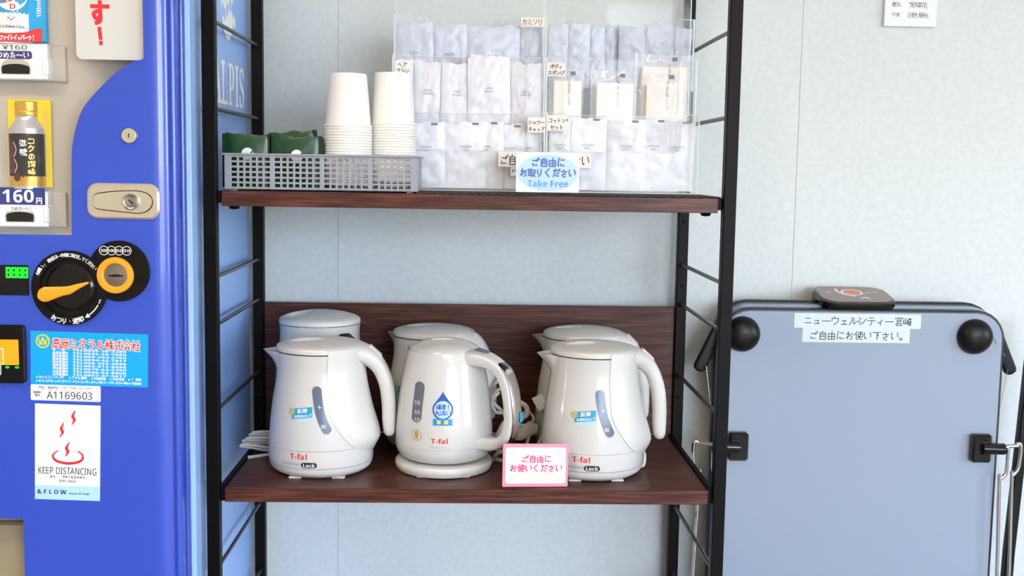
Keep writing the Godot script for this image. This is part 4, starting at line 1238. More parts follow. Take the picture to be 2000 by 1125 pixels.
# ---------------------------------------------------------------- basket, cups, tea bags
func build_basket_and_cups() -> void:
	var t := thing("plastic_basket", "low grey plastic basket with square mesh holding tea bags and cups", "basket")
	var x0 := -0.3740
	var x1 := -0.0830
	var z0 := -0.1500
	var z1 := -0.0300
	var y0 := UPPER + 0.0025
	var y1 := UPPER + 0.0555
	var mesh_wall := func(width: float, cells: Array, called: String, at: Transform3D) -> void:
		var b := MB.new()
		# solid posts between fields, then fine bars
		for c in cells:
			b.box(at * Vector3((c[0] + c[1]) / 2, (y0 + y1) / 2, 0), (at.basis * Vector3(c[1] - c[0], y1 - y0, 0.0026)).abs(), 0.0003)
		for i in cells.size() - 1:
			var a: float = cells[i][1]
			var e: float = cells[i + 1][0]
			var count := int(round((e - a) / 0.0091))
			for k in range(1, count):
				b.box(at * Vector3(lerpf(a, e, float(k) / count), (y0 + y1) / 2, 0), (at.basis * Vector3(0.0034, y1 - y0, 0.0020)).abs(), 0.0003)
		for k in 7:
			var y := lerpf(y0 + 0.0022, y1 - 0.0034, k / 6.0)
			b.box(at * Vector3(width / 2, y, 0), (at.basis * Vector3(width, 0.0031, 0.0018)).abs(), 0.0003)
		part(t, called, b, M.basket)
	var w := x1 - x0
	mesh_wall.call(w, [[0.0, 0.0105], [0.0680, 0.0755], [0.1430, 0.1500], [0.2160, 0.2230], [w - 0.0105, w]], "front_wall", Transform3D(Basis.IDENTITY, Vector3(x0, 0, z1)))
	mesh_wall.call(w, [[0.0, 0.0105], [0.0680, 0.0755], [0.1430, 0.1500], [0.2160, 0.2230], [w - 0.0105, w]], "rear_wall", Transform3D(Basis.IDENTITY, Vector3(x0, 0, z0)))
	var d := z1 - z0
	for x in [x0 + 0.001, x1 - 0.001]:
		mesh_wall.call(d, [[0.0, 0.008], [d / 2 - 0.003, d / 2 + 0.003], [d - 0.008, d]], "end_wall", Transform3D(Basis(Vector3(0, 0, 1), Vector3.UP, Vector3(-1, 0, 0)), Vector3(x, 0, z0)))
	var b := MB.new()
	b.box(Vector3((x0 + x1) / 2, y0 + 0.0008, (z0 + z1) / 2), Vector3(w, 0.0016, d), 0.0003)
	part(t, "bottom", b, M.basket)
	b = MB.new()
	for e in [[z1 + 0.001, w + 0.006], [z0 - 0.001, w + 0.006]]:
		b.box(Vector3((x0 + x1) / 2, y1 - 0.0005, e[0]), Vector3(e[1], 0.0034, 0.0050), 0.0010)
	for x in [x0 - 0.001, x1 + 0.001]:
		b.box(Vector3(x, y1 - 0.0005, (z0 + z1) / 2), Vector3(0.0050, 0.0034, d), 0.0010)
	part(t, "rim", b, M.basket)
	for x in [x0 + 0.012, x1 - 0.012]:
		for z in [z0 + 0.012, z1 - 0.008]:
			b = MB.new()
			b.box(Vector3(x, UPPER + 0.0013, z), Vector3(0.010, 0.0026, 0.010), 0.0006)
			part(t, "foot", b, M.basket)
	settle(t, Vector3((x0 + x1) / 2, UPPER, (z0 + z1) / 2))
	# paper cups, upside down in two stacks
	var place := ["top", "second", "third", "fourth", "fifth", "sixth", "seventh", "eighth", "ninth", "tenth", "eleventh", "twelfth", "thirteenth", "fourteenth", "fifteenth", "sixteenth", "seventeenth", "eighteenth", "nineteenth", "twentieth", "twenty-first", "twenty-second"]
	b = MB.new()
	b.lathe([Vector2(0.0, 0.0780), Vector2(0.0268, 0.0780), Vector2(0.0272, 0.0810), Vector2(0.0284, 0.0814), Vector2(0.0287, 0.0805), Vector2(0.0350, 0.0040), Vector2(0.0366, 0.0038), Vector2(0.0372, 0.0028), Vector2(0.0372, 0.0010), Vector2(0.0365, 0.0), Vector2(0.0346, 0.0006), Vector2(0.0342, 0.0030), Vector2(0.0281, 0.0770), Vector2(0.0, 0.0770)], 48)
	var cup: MeshInstance3D
	var stacks := [[Vector3(-0.1930, 0, -0.0740), "front left cup stack", 1.4604], [Vector3(-0.1263, 0, -0.1070), "right cup stack beside the stands", 1.4654]]
	for s in stacks:
		for i in 22:
			if cup == null:
				cup = part(self, numbered("paper_cup"), b, M.cup)
				describe(cup, "", "cup", "paper cups stacked upside down")
			else:
				cup = cup.duplicate()
				cup.name = numbered("paper_cup")
				add_child(cup)
			var at: Vector3 = s[0]
			cup.position = Vector3(at.x, s[2] - i * 0.00425, at.z)
			cup.set_meta("label", "white paper cup, %s from the top of the %s" % [place[i], s[1]] if i > 0 else "white paper cup on top of the %s" % s[1])
	# tea bags
	var bags := [
		[Vector3(-0.3440, 0, -0.0480), 0.066, -0.004, 1.4470, "dark green tea bag packet at the left end of the basket"],
		[Vector3(-0.3380, 0, -0.0640), 0.066, 0.020, 1.4440, "dark green tea bag packet behind the leftmost packet"],
		[Vector3(-0.2690, 0, -0.0480), 0.072, 0.004, 1.4450, "dark green tea bag packet beside the front cup stack"],
		[Vector3(-0.2700, 0, -0.0640), 0.070, 0.105, 1.4520, "tilted dark green tea bag packet sticking up behind another"],
		[Vector3(-0.2560, 0, -0.0800), 0.072, 0.010, 1.4440, "dark green packet close to the cups, rearmost"],
	]
	for k in bags:
		var bag := thing("tea_bag_packet", k[4], "tea bag", Vector3(k[0].x, UPPER + 0.0045, k[0].z), 0.0, "tea bag packets in the basket")
		var high: float = k[3] - UPPER - 0.0045
		var pillow := MB.new()
		pouch(pillow, k[1], high, 0.010, int(k[1] * 9000) + int(high * 1000), 0.0009)
		var body := part(bag, "foil", pillow, M.tea)
		for sx in [-1.0, 1.0]:
			var edge := MB.new()
			edge.box(Vector3(sx * (k[1] / 2 + 0.0005), high / 2, 0), Vector3(0.0075, high, 0.0012), 0.0004)
			part(bag, "crimped_edge", edge, M.tea_edge)
		var logo := MB.new()
		logo.disc(Vector2(0.002, high - 0.0300), 0.0092, 0.0092, func(p: Vector2) -> Vector3: return Vector3(p.x, p.y, 0.0068), 24)
		var disc := part(body, "round_mark", logo, M.paper)
		logo = MB.new()
		logo.slab(PackedVector2Array([Vector2(0.003, high - 0.034), Vector2(0.009, high - 0.0245), Vector2(0.0105, high - 0.027)]), 0.0068, 0.0071)
		part(body, "leaf_mark", logo, M.tea)
		bag.rotation.z = k[2]


# a soft sealed pouch standing on its lower edge, its face towards +z
func pouch(b: MB, wide: float, high: float, thick: float, from_seed: int, crumple := 0.0016) -> void:
	var n := FastNoiseLite.new()
	n.seed = from_seed
	n.frequency = 44.0
	n.fractal_octaves = 3
	var rows_f := []
	var rows_b := []
	var nx := 20
	var ny := 26
	for j in ny + 1:
		var f := []
		var r := []
		for i in nx + 1:
			var u := float(i) / nx
			var v := float(j) / ny
			var x := (u - 0.5) * wide
			var y := v * high
			var e := pow(sin(PI * clampf(u * 1.04 - 0.02, 0, 1)), 0.45) * pow(sin(PI * clampf(v * 0.94 + 0.03, 0, 1)), 0.40)
			x += n.get_noise_3d(u, v * 3.0, 3.0) * 0.0012 * (1.0 if i == 0 or i == nx else 0.4)
			if j == ny:
				y += n.get_noise_3d(u * 0.06, 0, 7.0) * 0.0050
			var fold := n.get_noise_3d(x, y, 0.0) + 0.5 * n.get_noise_3d(x * 0.4 + y * 0.6, y * 0.3, 5.0)
			f.append(Vector3(x, y, thick / 2 * e + fold * crumple * (0.35 + 0.65 * e)))
			r.append(Vector3(x, y, -thick / 2 * e + fold * crumple * 0.35))
		rows_f.append(f)
		rows_b.append(r)
	b.grid(rows_f)
	b.grid(rows_b)
	for j in ny:
		for i in [0, nx]:
			b.quad(rows_f[j][i], rows_f[j + 1][i], rows_b[j + 1][i], rows_b[j][i])
	for i in nx:
		for j in [0, ny]:
			b.quad(rows_f[j][i], rows_f[j][i + 1], rows_b[j][i + 1], rows_b[j][i])


# ---------------------------------------------------------------- clear amenity stands
func build_displays() -> void:
	stand(-0.1335, 0.1177, "clear acrylic three-tier stand on the left, holding razors, brushes and shower caps", [["カミソリ", "", 0.0782, 1.6380, -0.2234, 0.0379, 0.0147], ["ヘア", "ブラシ", -0.1293, 1.5516, -0.1887, 0.0247, 0.0226], ["シャワー", "キャップ", 0.0892, 1.4600, -0.1539, 0.0282, 0.0247]])
	stand(0.1193, 0.3704, "clear acrylic three-tier stand on the right, holding sponges and cotton sets", [["ボディ", "スポンジ", 0.1208, 1.5537, -0.1887, 0.0305, 0.0226], ["コットン", "セット", 0.1208, 1.4632, -0.1539, 0.0316, 0.0253]])
	# kind, x from, x to, top, bottom, z, tilt, sideways shift of the print
	var rank := ["first", "second", "third", "fourth", "fifth", "sixth", "seventh"]
	var low_l := [[-0.1066, -0.0440], [-0.0455, 0.0234], [-0.0097, 0.0503], [0.0366, 0.0892], [0.0629, 0.1145]]
	for i in low_l.size():
		packet("shower_cap_packet", "white shower cap packet, %s from the left in the bottom tier" % rank[i], "packet", low_l[i], 1.4727 + 0.002 * (i % 3), 1.3679, -0.1632 - i * 0.0050, 0.012 * (1 - i % 3), ["SHOWER", "CAP"], M.pack, "shower cap packets", i + 11)
	var mid_l := [[-0.1303, -0.0824], [-0.0982, -0.0519], [-0.0550, -0.0024], [-0.0076, 0.0624], [0.0587, 0.1150]]
	for i in mid_l.size():
		packet("hair_brush_packet", "white hair brush packet, %s from the left in the middle tier" % rank[i], "packet", mid_l[i], 1.5780 - 0.003 * (i % 3) + (0.004 if i == 3 else 0.0), 1.4484, -0.1969 - absi(i - 3) * 0.0057, 0.02 * (1 - i % 3), ["HAIR", "BRUSH"], M.pack, "hair brush packets", i + 31)
	packet("hair_brush_packet", "white hair brush packet sticking up behind the others in the middle tier", "packet", [-0.0171, 0.0313], 1.5885, 1.4484, -0.2206, -0.08, ["HAIR", "BRUSH"], M.pack, "hair brush packets", 39)
	var top_l := [[-0.1314, -0.0677], [-0.0698, -0.0108], [-0.0150, 0.0777], [0.0734, 0.1145]]
	for i in top_l.size():
		packet("razor_packet", "bluish razor packet, %s from the left in the top tier" % rank[i], "packet", top_l[i], 1.6422 - 0.0015 * i, 1.5379, -0.2316 - i * 0.0052, 0.01 * (i % 2), ["RAZOR", ""], M.pack_blue, "razor packets", i + 51)
	var low_r := [[0.1240, 0.1587], [0.1556, 0.2193], [0.2177, 0.2851], [0.2725, 0.3241], [0.3146, 0.3672]]
	for i in low_r.size():
		packet("cotton_set_packet", "white cotton set packet, %s from the left in the bottom tier" % rank[i], "packet", low_r[i], 1.4832 + 0.0015 * (i % 2), 1.3679, -0.1632 - i * 0.0050, -0.008, ["COTTON", "SET"], M.pack, "cotton set packets", i + 71)
	var top_r := [[0.1219, 0.1566], [0.1545, 0.1956], [0.1935, 0.2230], [0.2177, 0.2451], [0.2440, 0.2883], [0.2862, 0.3388], [0.3335, 0.3672]]
	for i in top_r.size():
		packet("blank_packet", "plain translucent packet, %s from the left in the top tier of the right stand" % rank[i], "packet", top_r[i], 1.6422 + 0.004 * (i % 2), 1.5379, -0.2316 - (i % 4) * 0.0055, 0.02 * ((i % 3) - 1), ["", ""], M.pack_blue, "plain packets", i + 91)
	var sponge := [[0.125, 0.183, 1.5674, -0.2], [0.1945, 0.2714, 1.5653, -0.199], [0.2777, 0.3525, 1.5643, -0.199], [0.2704, 0.3662, 1.5948, -0.2148]]
	for i in 4:
		var s: Array = sponge[i]
		var who: String = "beige body sponge in clear wrapper, %s from the left in the middle tier" % rank[i] if i < 3 else "beige body sponge in clear wrapper standing higher behind the rightmost one"
		var t := thing("sponge_packet", who, "sponge", Vector3((s[0] + s[1]) / 2, 1.4484, s[3]), 0.0, "body sponge packets")
		var w: float = s[1] - s[0]
		var h: float = s[2] - 1.4484
		var b := MB.new()
		b.plate(Vector2(0.002, h / 2 - 0.009), Vector2(w * 0.80, h - 0.022), 0.003, -0.004, 0.0045, 0.0015)
		var block := part(t, "sponge", b, M.sponge)
		b = MB.new()
		type(b, "BODY SPONGE", Vector2(w * 0.12, h - 0.0600), 0.0042, sheet(Vector3(0, 0, 0.0050)), 0.0440, "Droid Serif", false, 0.0, PI / 2)
		part(block, "sponge_lettering", b, M.ink)
		b = MB.new()
		pouch(b, w, h, 0.0135, 130 + i, 0.0012)
		part(t, "wrapper", b, M.wrap)
		b = MB.new()
		b.box(Vector3(w * 0.18, h - 0.008, 0.0072), Vector3(0.0085, 0.0065, 0.0004))
		part(t, "seal_mark", b, M.grey_ink)


func packet(called: String, label: String, category: String, span: Array, top: float, bottom: float, z: float, tilt: float, words: Array, m: Material, group: String, from_seed: int) -> void:
	var t := thing(called, label, category, Vector3((span[0] + span[1]) / 2, bottom, z), 0.0, group)
	t.rotation.z = tilt
	t.rotation.y = 0.06 * sin(from_seed * 2.3)
	var w: float = span[1] - span[0]
	var h := top - bottom
	var b := MB.new()
	pouch(b, w, h, 0.0062, from_seed, 0.0033)
	var body := part(t, "pouch", b, m)
	if words[0]:
		b = MB.new()
		var on := sheet(Vector3(0, 0, 0.0060))
		var y := h * (0.62 if words[1] else 0.50)
		var long: float = 0.0031 * words[0].length()
		type(b, words[0], Vector2(-long / 2, y), 0.0026, on, long, "Droid Sans")
		if words[1]:
			var short: float = 0.0031 * words[1].length()
			type(b, words[1], Vector2(-short / 2, y - 0.0055), 0.0026, on, short, "Droid Sans")
		part(body, "packet_lettering", b, M.grey_ink)
	if called in ["shower_cap_packet", "cotton_set_packet"]:
		b = MB.new()
		b.box(Vector3(w * 0.22, h - 0.0018, 0.0016), Vector3(0.0105, 0.0034, 0.0030), 0.0004)
		part(body, "tape_tab", b, M.tape)


func stand(x0: float, x1: float, label: String, cards: Array) -> void:
	var t := thing("acrylic_stand", label, "display stand")
	var w := x1 - x0
	var mid := (x0 + x1) / 2
	var base := UPPER + 0.0040
	var b := MB.new()
	b.box(Vector3(mid, (base + 1.721) / 2, -0.2600), Vector3(w, 1.721 - base, 0.0020))
	var back := part(t, "back_sheet", b, M.acrylic)
	for x in [0.046, 0.188]:
		b = MB.new()
		var loop := []
		for k in 25:
			var a := TAU * k / 24
			var r := 0.0066 if sin(a) > -0.2 else 0.0058
			loop.append(Vector3(x0 + x + r * cos(a) * (1.0 - 0.22 * maxf(sin(a), 0.0)), 1.6480 + 0.0088 * sin(a), -0.2582))
		b.tube(loop, 0.0009, 8)
		part(back, "hook_ring", b, M.acrylic_edge)
	# stepped tiers: front sheets with a scooped cut, shelves, sides
	var tiers := [[-0.1558, base, 1.4927, 1.4300], [-0.1905, 1.4463, 1.5843, 1.4908], [-0.2253, 1.5358, 1.6548, 1.5853]]
	for k in tiers:
		var z: float = k[0]
		var col := 0.0295
		var cut := PackedVector2Array([Vector2(x0, k[1]), Vector2(x1, k[1]), Vector2(x1, k[2]), Vector2(x1 - col + 0.004, k[2]), Vector2(x1 - col + 0.001, k[2] - 0.001), Vector2(x1 - col, k[2] - 0.004)])
		for q in 7:
			var a := PI / 2 * q / 6.0
			cut.append(Vector2(x1 - col - 0.012 + 0.012 * cos(a), k[3] + 0.012 - 0.012 * sin(a)))
		for q in 7:
			var a := PI / 2 * q / 6.0
			cut.append(Vector2(x0 + col + 0.012 - 0.012 * sin(a), k[3] + 0.012 - 0.012 * cos(a)))
		cut.append_array(PackedVector2Array([Vector2(x0 + col, k[2] - 0.004), Vector2(x0 + col - 0.001, k[2] - 0.001), Vector2(x0 + col - 0.004, k[2]), Vector2(x0, k[2])]))
		b = MB.new()
		b.slab(cut, z - 0.001, z + 0.001)
		var front := part(t, "front_sheet", b, M.acrylic)
		# polished cut edge
		b = MB.new()
		var rim := []
		for i in range(2, cut.size()):
			rim.append(Vector3(cut[i].x, cut[i].y, z))
		b.tube(rim, 0.00045, 5)
		part(front, "cut_edge", b, M.acrylic_edge)
		b = MB.new()
		b.box(Vector3(mid, k[1] + 0.001, z - 0.0174), Vector3(w, 0.0020, 0.0328))
		part(t, "tier_floor", b, M.acrylic)
		for x in [x0 + 0.001, x1 - 0.001]:
			b = MB.new()
			b.box(Vector3(x, (k[1] + k[2]) / 2, z - 0.0174), Vector3(0.0020, k[2] - k[1], 0.0328))
			var side := part(t, "side_sheet", b, M.acrylic)
			b = MB.new()
			b.box(Vector3(x, (k[1] + k[2]) / 2, z + 0.0012), Vector3(0.0026, k[2] - k[1], 0.0008))
			part(side, "side_edge", b, M.acrylic_edge)
	b = MB.new()
	b.box(Vector3(mid, base - 0.0011, -0.2074), Vector3(w, 0.0018, 0.103))
	part(t, "base_sheet", b, M.acrylic_edge)
	for x in [x0 + 0.0006, x1 - 0.0006]:
		b = MB.new()
		b.box(Vector3(x, 1.6105, -0.2596), Vector3(0.0014, 0.221, 0.0034))
		part(back, "back_edge", b, M.acrylic_edge)
	for c in cards:
		b = MB.new()
		b.box(Vector3(c[2] + c[5] / 2, c[3] + c[6] / 2, c[4]), Vector3(c[5], c[6], 0.0006))
		var card := part(t, "name_card", b, M.note, "small white card with handwritten characters")
		b = MB.new()
		var on := sheet(Vector3(0, 0, c[4] + 0.0006))
		var first: String = c[0]
		var second: String = c[1]
		var size: float = minf(0.0092, c[5] * 0.92 / maxi(first.length(), second.length()))
		if second:
			ink(b, first, Vector2(c[2] + (c[5] - size * first.length()) / 2, c[3] + c[6] * 0.52), size, 0.0009, on, 1.0, 1.15)
			ink(b, second, Vector2(c[2] + (c[5] - size * second.length()) / 2, c[3] + c[6] * 0.08), size, 0.0009, on, 1.0, 1.15)
		else:
			ink(b, first, Vector2(c[2] + (c[5] - size * first.length()) / 2, c[3] + 0.0022), size, 0.0009, on, 1.0, 1.2)
		part(card, "card_lettering", b, M.ink)
	settle(t, Vector3(mid, base, -0.207))


# ---------------------------------------------------------------- signs on the shelves
func build_signs() -> void:
	# long paper strip taped behind the blue sign
	var t := thing("paper_strip", "white paper strip with black characters behind the blue oval sign", "paper sign")
	var b := MB.new()
	b.box(Vector3(0.1177, 1.4163, -0.1533), Vector3(0.1516, 0.0247, 0.0006))
	var upper := part(t, "upper_strip", b, M.note)
	b = MB.new()
	ink(b, "ご自由にお取りください", Vector2(0.0440, 1.4068), 0.0141, 0.0015, sheet(Vector3(0, 0, -0.1528)), 0.945, 1.25)
	part(upper, "strip_lettering", b, M.ink)
	b = MB.new()
	b.box(Vector3(0.1177, 1.3963, -0.1533), Vector3(0.1106, 0.0137, 0.0006))
	var lower := part(t, "lower_strip", b, M.note)
	b = MB.new()
	type(b, "Please take freely", Vector2(0.0650, 1.3921), 0.0084, sheet(Vector3(0, 0, -0.1528)), 0.1032)
	part(lower, "strip_lettering", b, M.ink)
	settle(t, Vector3(0.1177, 1.39, -0.1533))
	# blue oval card
	t = thing("oval_sign", "small white card with a pale blue oval standing before the clear stands", "sign", Vector3(0.1155, UPPER + 0.0045, -0.0340), 0.0)
	t.rotation.x = -0.05
	b = MB.new()
	b.plate(Vector2(0, 0.0300), Vector2(0.0968, 0.0600), 0.0012, -0.0012, 0.0, 0.0002)
	var card := part(t, "card", b, M.paper)
	b = MB.new()
	b.box(Vector3(0, 0.0012, -0.0150), Vector3(0.0968, 0.0016, 0.0280), 0.0004)
	part(t, "card_foot", b, M.acrylic)
	b = MB.new()
	b.disc(Vector2(0, 0.0300), 0.0470, 0.0280, sheet(Vector3(0, 0, 0.0003)), 56)
	part(card, "oval", b, M.pale_blue)
	var on := sheet(Vector3(0, 0, 0.0006))
	b = MB.new()
	ink(b, "ご自由に", Vector2(-0.0265, 0.0392), 0.0134, 0.0023, on, 1.0, 1.05)
	ink(b, "お取りください", Vector2(-0.0432, 0.0235), 0.0126, 0.0022, on, 0.985, 1.05)
	part(card, "sign_lettering", b, M.sign_blue)
	b = MB.new()
	type(b, "Take Free", Vector2(-0.0305, 0.0085), 0.0105, on, 0.0620, "Droid Sans", true)
	part(card, "lower_lettering", b, M.sky_blue)
	b = MB.new()
	b.box(Vector3(0, 0.0300, 0.0014), Vector3(0.0968, 0.0600, 0.0012))
	part(t, "card_cover", b, M.acrylic)
	# pink card
	t = thing("pink_card", "small white card with a pink border standing before the right kettle", "sign", Vector3(0.1040, LOWER + 0.0012, -0.0150), 0.0)
	t.rotation = Vector3(-0.08, 0.10, -0.018)
	b = MB.new()
	b.plate(Vector2(0, 0.0338), Vector2(0.1030, 0.0672), 0.0015, -0.0014, 0.0, 0.0003)
	card = part(t, "card", b, M.pink)
	b = MB.new()
	b.box(Vector3(0, 0.0010, -0.0150), Vector3(0.1030, 0.0014, 0.0280), 0.0004)
	part(t, "card_foot", b, M.acrylic)
	b = MB.new()
	var field := PackedVector2Array()
	for p in MB.round_rect(Vector2(0.0002, 0.0335), Vector2(0.0945, 0.0560), 0.0040, 4):
		field.append(p)
	b.slab(field, 0.0002, 0.0004)
	part(card, "white_field", b, M.paper)
	on = sheet(Vector3(0, 0, 0.0008))
	b = MB.new()
	ink(b, "ご自由に", Vector2(-0.0235, 0.0380), 0.0122, 0.0016, on)
	ink(b, "お使いください", Vector2(-0.0410, 0.0235), 0.0120, 0.0016, on)
	part(card, "sign_lettering", b, M.rose)
	b = MB.new()
	type(b, "Please feel to use it.", Vector2(-0.0340, 0.0085), 0.0085, on, 0.0690)
	part(card, "lower_lettering", b, M.pale_ink)
	b = MB.new()
	for c in [[-0.0375, 0.0530], [-0.0385, 0.0130], [0.0380, 0.0520], [0.0395, 0.0115]]:
		for k in 4:
			var a := PI / 4 + PI / 2 * k
			b.disc(Vector2(c[0], c[1]) + Vector2(cos(a), sin(a)) * 0.0030, 0.0017, 0.0017, on, 12)
	part(card, "flower_print", b, M.pale_blue)
# ---------------------------------------------------------------- shapes
class MB:
	var v := PackedVector3Array()

	func tri(a: Vector3, b: Vector3, c: Vector3) -> void:
		v.append(a)
		v.append(b)
		v.append(c)

	func quad(a: Vector3, b: Vector3, c: Vector3, d: Vector3) -> void:
		tri(a, b, c)
		tri(a, c, d)

	# a face of a solid around "mid", turned outwards
	func face(p: Array, mid: Vector3) -> void:
		var n: Vector3 = (p[0] - p[2]).cross(p[0] - p[1])
		var turned := n.dot(p[0] - mid) < 0.0
		for i in range(1, p.size() - 1):
			if turned:
				tri(p[0], p[i + 1], p[i])
			else:
				tri(p[0], p[i], p[i + 1])

	func box(mid: Vector3, size: Vector3, chamfer := 0.0) -> void:
		var h := size / 2
		var r := minf(chamfer, minf(h.x, minf(h.y, h.z)) * 0.9)
		var at := func(sx: float, sy: float, sz: float, axis: int) -> Vector3:
			return mid + Vector3(sx * (h.x - (0.0 if axis == 0 else r)), sy * (h.y - (0.0 if axis == 1 else r)), sz * (h.z - (0.0 if axis == 2 else r)))
		for s in [-1.0, 1.0]:
			face([at.call(s, -1, -1, 0), at.call(s, 1, -1, 0), at.call(s, 1, 1, 0), at.call(s, -1, 1, 0)], mid)
			face([at.call(-1, s, -1, 1), at.call(1, s, -1, 1), at.call(1, s, 1, 1), at.call(-1, s, 1, 1)], mid)
			face([at.call(-1, -1, s, 2), at.call(1, -1, s, 2), at.call(1, 1, s, 2), at.call(-1, 1, s, 2)], mid)
		if r <= 0.0:
			return
		for s in [-1.0, 1.0]:
			for t in [-1.0, 1.0]:
				face([at.call(-1, s, t, 1), at.call(1, s, t, 1), at.call(1, s, t, 2), at.call(-1, s, t, 2)], mid)
				face([at.call(s, -1, t, 0), at.call(s, 1, t, 0), at.call(s, 1, t, 2), at.call(s, -1, t, 2)], mid)
				face([at.call(s, t, -1, 0), at.call(s, t, 1, 0), at.call(s, t, 1, 1), at.call(s, t, -1, 1)], mid)
				for u in [-1.0, 1.0]:
					face([at.call(s, t, u, 0), at.call(s, t, u, 1), at.call(s, t, u, 2)], mid)

	func grid(rows: Array, closed := false) -> void:
		for i in rows.size() - 1:
			var n: int = rows[i].size()
			for j in (n if closed else n - 1):
				var k := (j + 1) % n
				quad(rows[i][j], rows[i][k], rows[i + 1][k], rows[i + 1][j])

	# turned on the y axis; profile of (radius, height)
	func lathe(profile: Array, around := 32, mid := Vector3.ZERO, turn := Basis.IDENTITY) -> void:
		var rows := []
		for p in profile:
			var ring := []
			for j in around:
				var a := TAU * j / around
				ring.append(mid + turn * Vector3(p.x * cos(a), p.y, p.x * sin(a)))
			rows.append(ring)
		grid(rows, true)

	func loft(rings: Array) -> void:
		grid(rings, true)
		for k in [0, rings.size() - 1]:
			var mid := Vector3.ZERO
			for p in rings[k]:
				mid += p
			mid /= rings[k].size()
			var n: int = rings[k].size()
			for j in n:
				if k == 0:
					tri(mid, rings[k][(j + 1) % n], rings[k][j])
				else:
					tri(mid, rings[k][j], rings[k][(j + 1) % n])

	# a round cord or rod along a path
	func tube(path: Array, radius: float, around := 8) -> void:
		var rings := []
		var side := Vector3.ZERO
		for i in path.size():
			var t: Vector3 = (path[mini(i + 1, path.size() - 1)] - path[maxi(i - 1, 0)]).normalized()
			if side == Vector3.ZERO:
				side = t.cross(Vector3.UP if absf(t.y) < 0.9 else Vector3.RIGHT).normalized()
			side = (side - t * side.dot(t)).normalized()
			var up := t.cross(side)
			var ring := []
			for j in around:
				var a := TAU * j / around
				ring.append(path[i] + (side * cos(a) + up * sin(a)) * radius)
			rings.append(ring)
		loft(rings)

	# an oval bar along a path that lies in a plane; "across" is that plane's normal
	func bar(path: Array, thick: Array, wide: Array, across: Vector3, around := 20, square := 2.6) -> void:
		var rings := []
		for i in path.size():
			var t: Vector3 = (path[mini(i + 1, path.size() - 1)] - path[maxi(i - 1, 0)]).normalized()
			var n := t.cross(across).normalized()
			var ring := []
			for j in around:
				var a := TAU * j / around
				var c := signf(cos(a)) * pow(absf(cos(a)), 2.0 / square)
				var s := signf(sin(a)) * pow(absf(sin(a)), 2.0 / square)
				ring.append(path[i] + n * thick[i] * c + across * wide[i] * s)
			rings.append(ring)
		loft(rings)

	# a plate with rounded corners, its back on z = z0, its face on z = z1
	func plate(mid: Vector2, size: Vector2, corner: float, z0: float, z1: float, bevel := 0.0, at := Transform3D.IDENTITY) -> void:
		var rings := []
		for k in [[z0, 0.0], [z1 - bevel, 0.0], [z1, bevel]]:
			var ring := []
			for p in MB.round_rect(mid, size - Vector2(k[1], k[1]) * 2, maxf(corner - k[1], 0.0002)):
				ring.append(at * Vector3(p.x, p.y, k[0]))
			rings.append(ring)
			if bevel == 0.0 and rings.size() == 2:
				break
		loft(rings)

	static func round_rect(mid: Vector2, size: Vector2, corner: float, steps := 6) -> Array:
		var out := []
		var h := size / 2 - Vector2(corner, corner)
		for q in 4:
			var c := mid + Vector2(h.x if q in [0, 3] else -h.x, h.y if q < 2 else -h.y)
			for k in steps + 1:
				var a := PI / 2 * (q + float(k) / steps)
				out.append(c + Vector2(cos(a), sin(a)) * corner)
		return out

	# an outline extruded from z0 to z1
	func slab(outline: PackedVector2Array, z0: float, z1: float, at := Transform3D.IDENTITY) -> void:
		var tris := Geometry2D.triangulate_polygon(outline)
		for i in range(0, tris.size(), 3):
			var p := []
			for k in 3:
				p.append(outline[tris[i + k]])
			tri(at * Vector3(p[0].x, p[0].y, z1), at * Vector3(p[2].x, p[2].y, z1), at * Vector3(p[1].x, p[1].y, z1))
			tri(at * Vector3(p[0].x, p[0].y, z0), at * Vector3(p[1].x, p[1].y, z0), at * Vector3(p[2].x, p[2].y, z0))
		var n := outline.size()
		for i in n:
			var a := outline[i]
			var c := outline[(i + 1) % n]
			quad(at * Vector3(a.x, a.y, z0), at * Vector3(a.x, a.y, z1), at * Vector3(c.x, c.y, z1), at * Vector3(c.x, c.y, z0))

	# a filled figure drawn on a sheet and laid on a surface
	func patch(x0: float, x1: float, y0: float, y1: float, place: Callable, nx := 6, ny := 4) -> void:
		var rows := []
		for j in ny + 1:
			var row := []
			for i in nx + 1:
				row.append(place.call(Vector2(lerpf(x0, x1, float(i) / nx), lerpf(y0, y1, float(j) / ny))))
			rows.append(row)
		grid(rows)

	func disc(mid: Vector2, rx: float, ry: float, place: Callable, around := 28, inner := 0.0) -> void:
		var rows := [[], []]
		for j in around:
			var a := TAU * j / around
			var d := Vector2(cos(a) * rx, sin(a) * ry)
			rows[0].append(place.call(mid + d * inner))
			rows[1].append(place.call(mid + d))
		grid(rows, true)

	func add(other: MB, at: Transform3D) -> void:
		for p in other.v:
			v.append(at * p)

	func mesh(crease := 38.0) -> ArrayMesh:
		var least := cos(deg_to_rad(crease))
		var keep := PackedVector3Array()
		var flat := PackedVector3Array()
		var near := {}
		for i in range(0, v.size(), 3):
			var n := (v[i] - v[i + 2]).cross(v[i] - v[i + 1])
			if n.length() < 1e-13:
				continue
			var f := flat.size()
			flat.append(n)
			for k in 3:
				var p := v[i + k]
				keep.append(p)
				var key := Vector3i((p * 200000.0).round())
				if near.has(key):
					near[key].append(f)
				else:
					near[key] = [f]
		var unit := PackedVector3Array()
		for n in flat:
			unit.append(n.normalized())
		var normals := PackedVector3Array()
		normals.resize(keep.size())
		for i in keep.size():
			var f := i / 3
			var sum := Vector3.ZERO
			for g in near[Vector3i((keep[i] * 200000.0).round())]:
				if unit[g].dot(unit[f]) > least:
					sum += flat[g]
			normals[i] = sum.normalized()
		var arrays := []
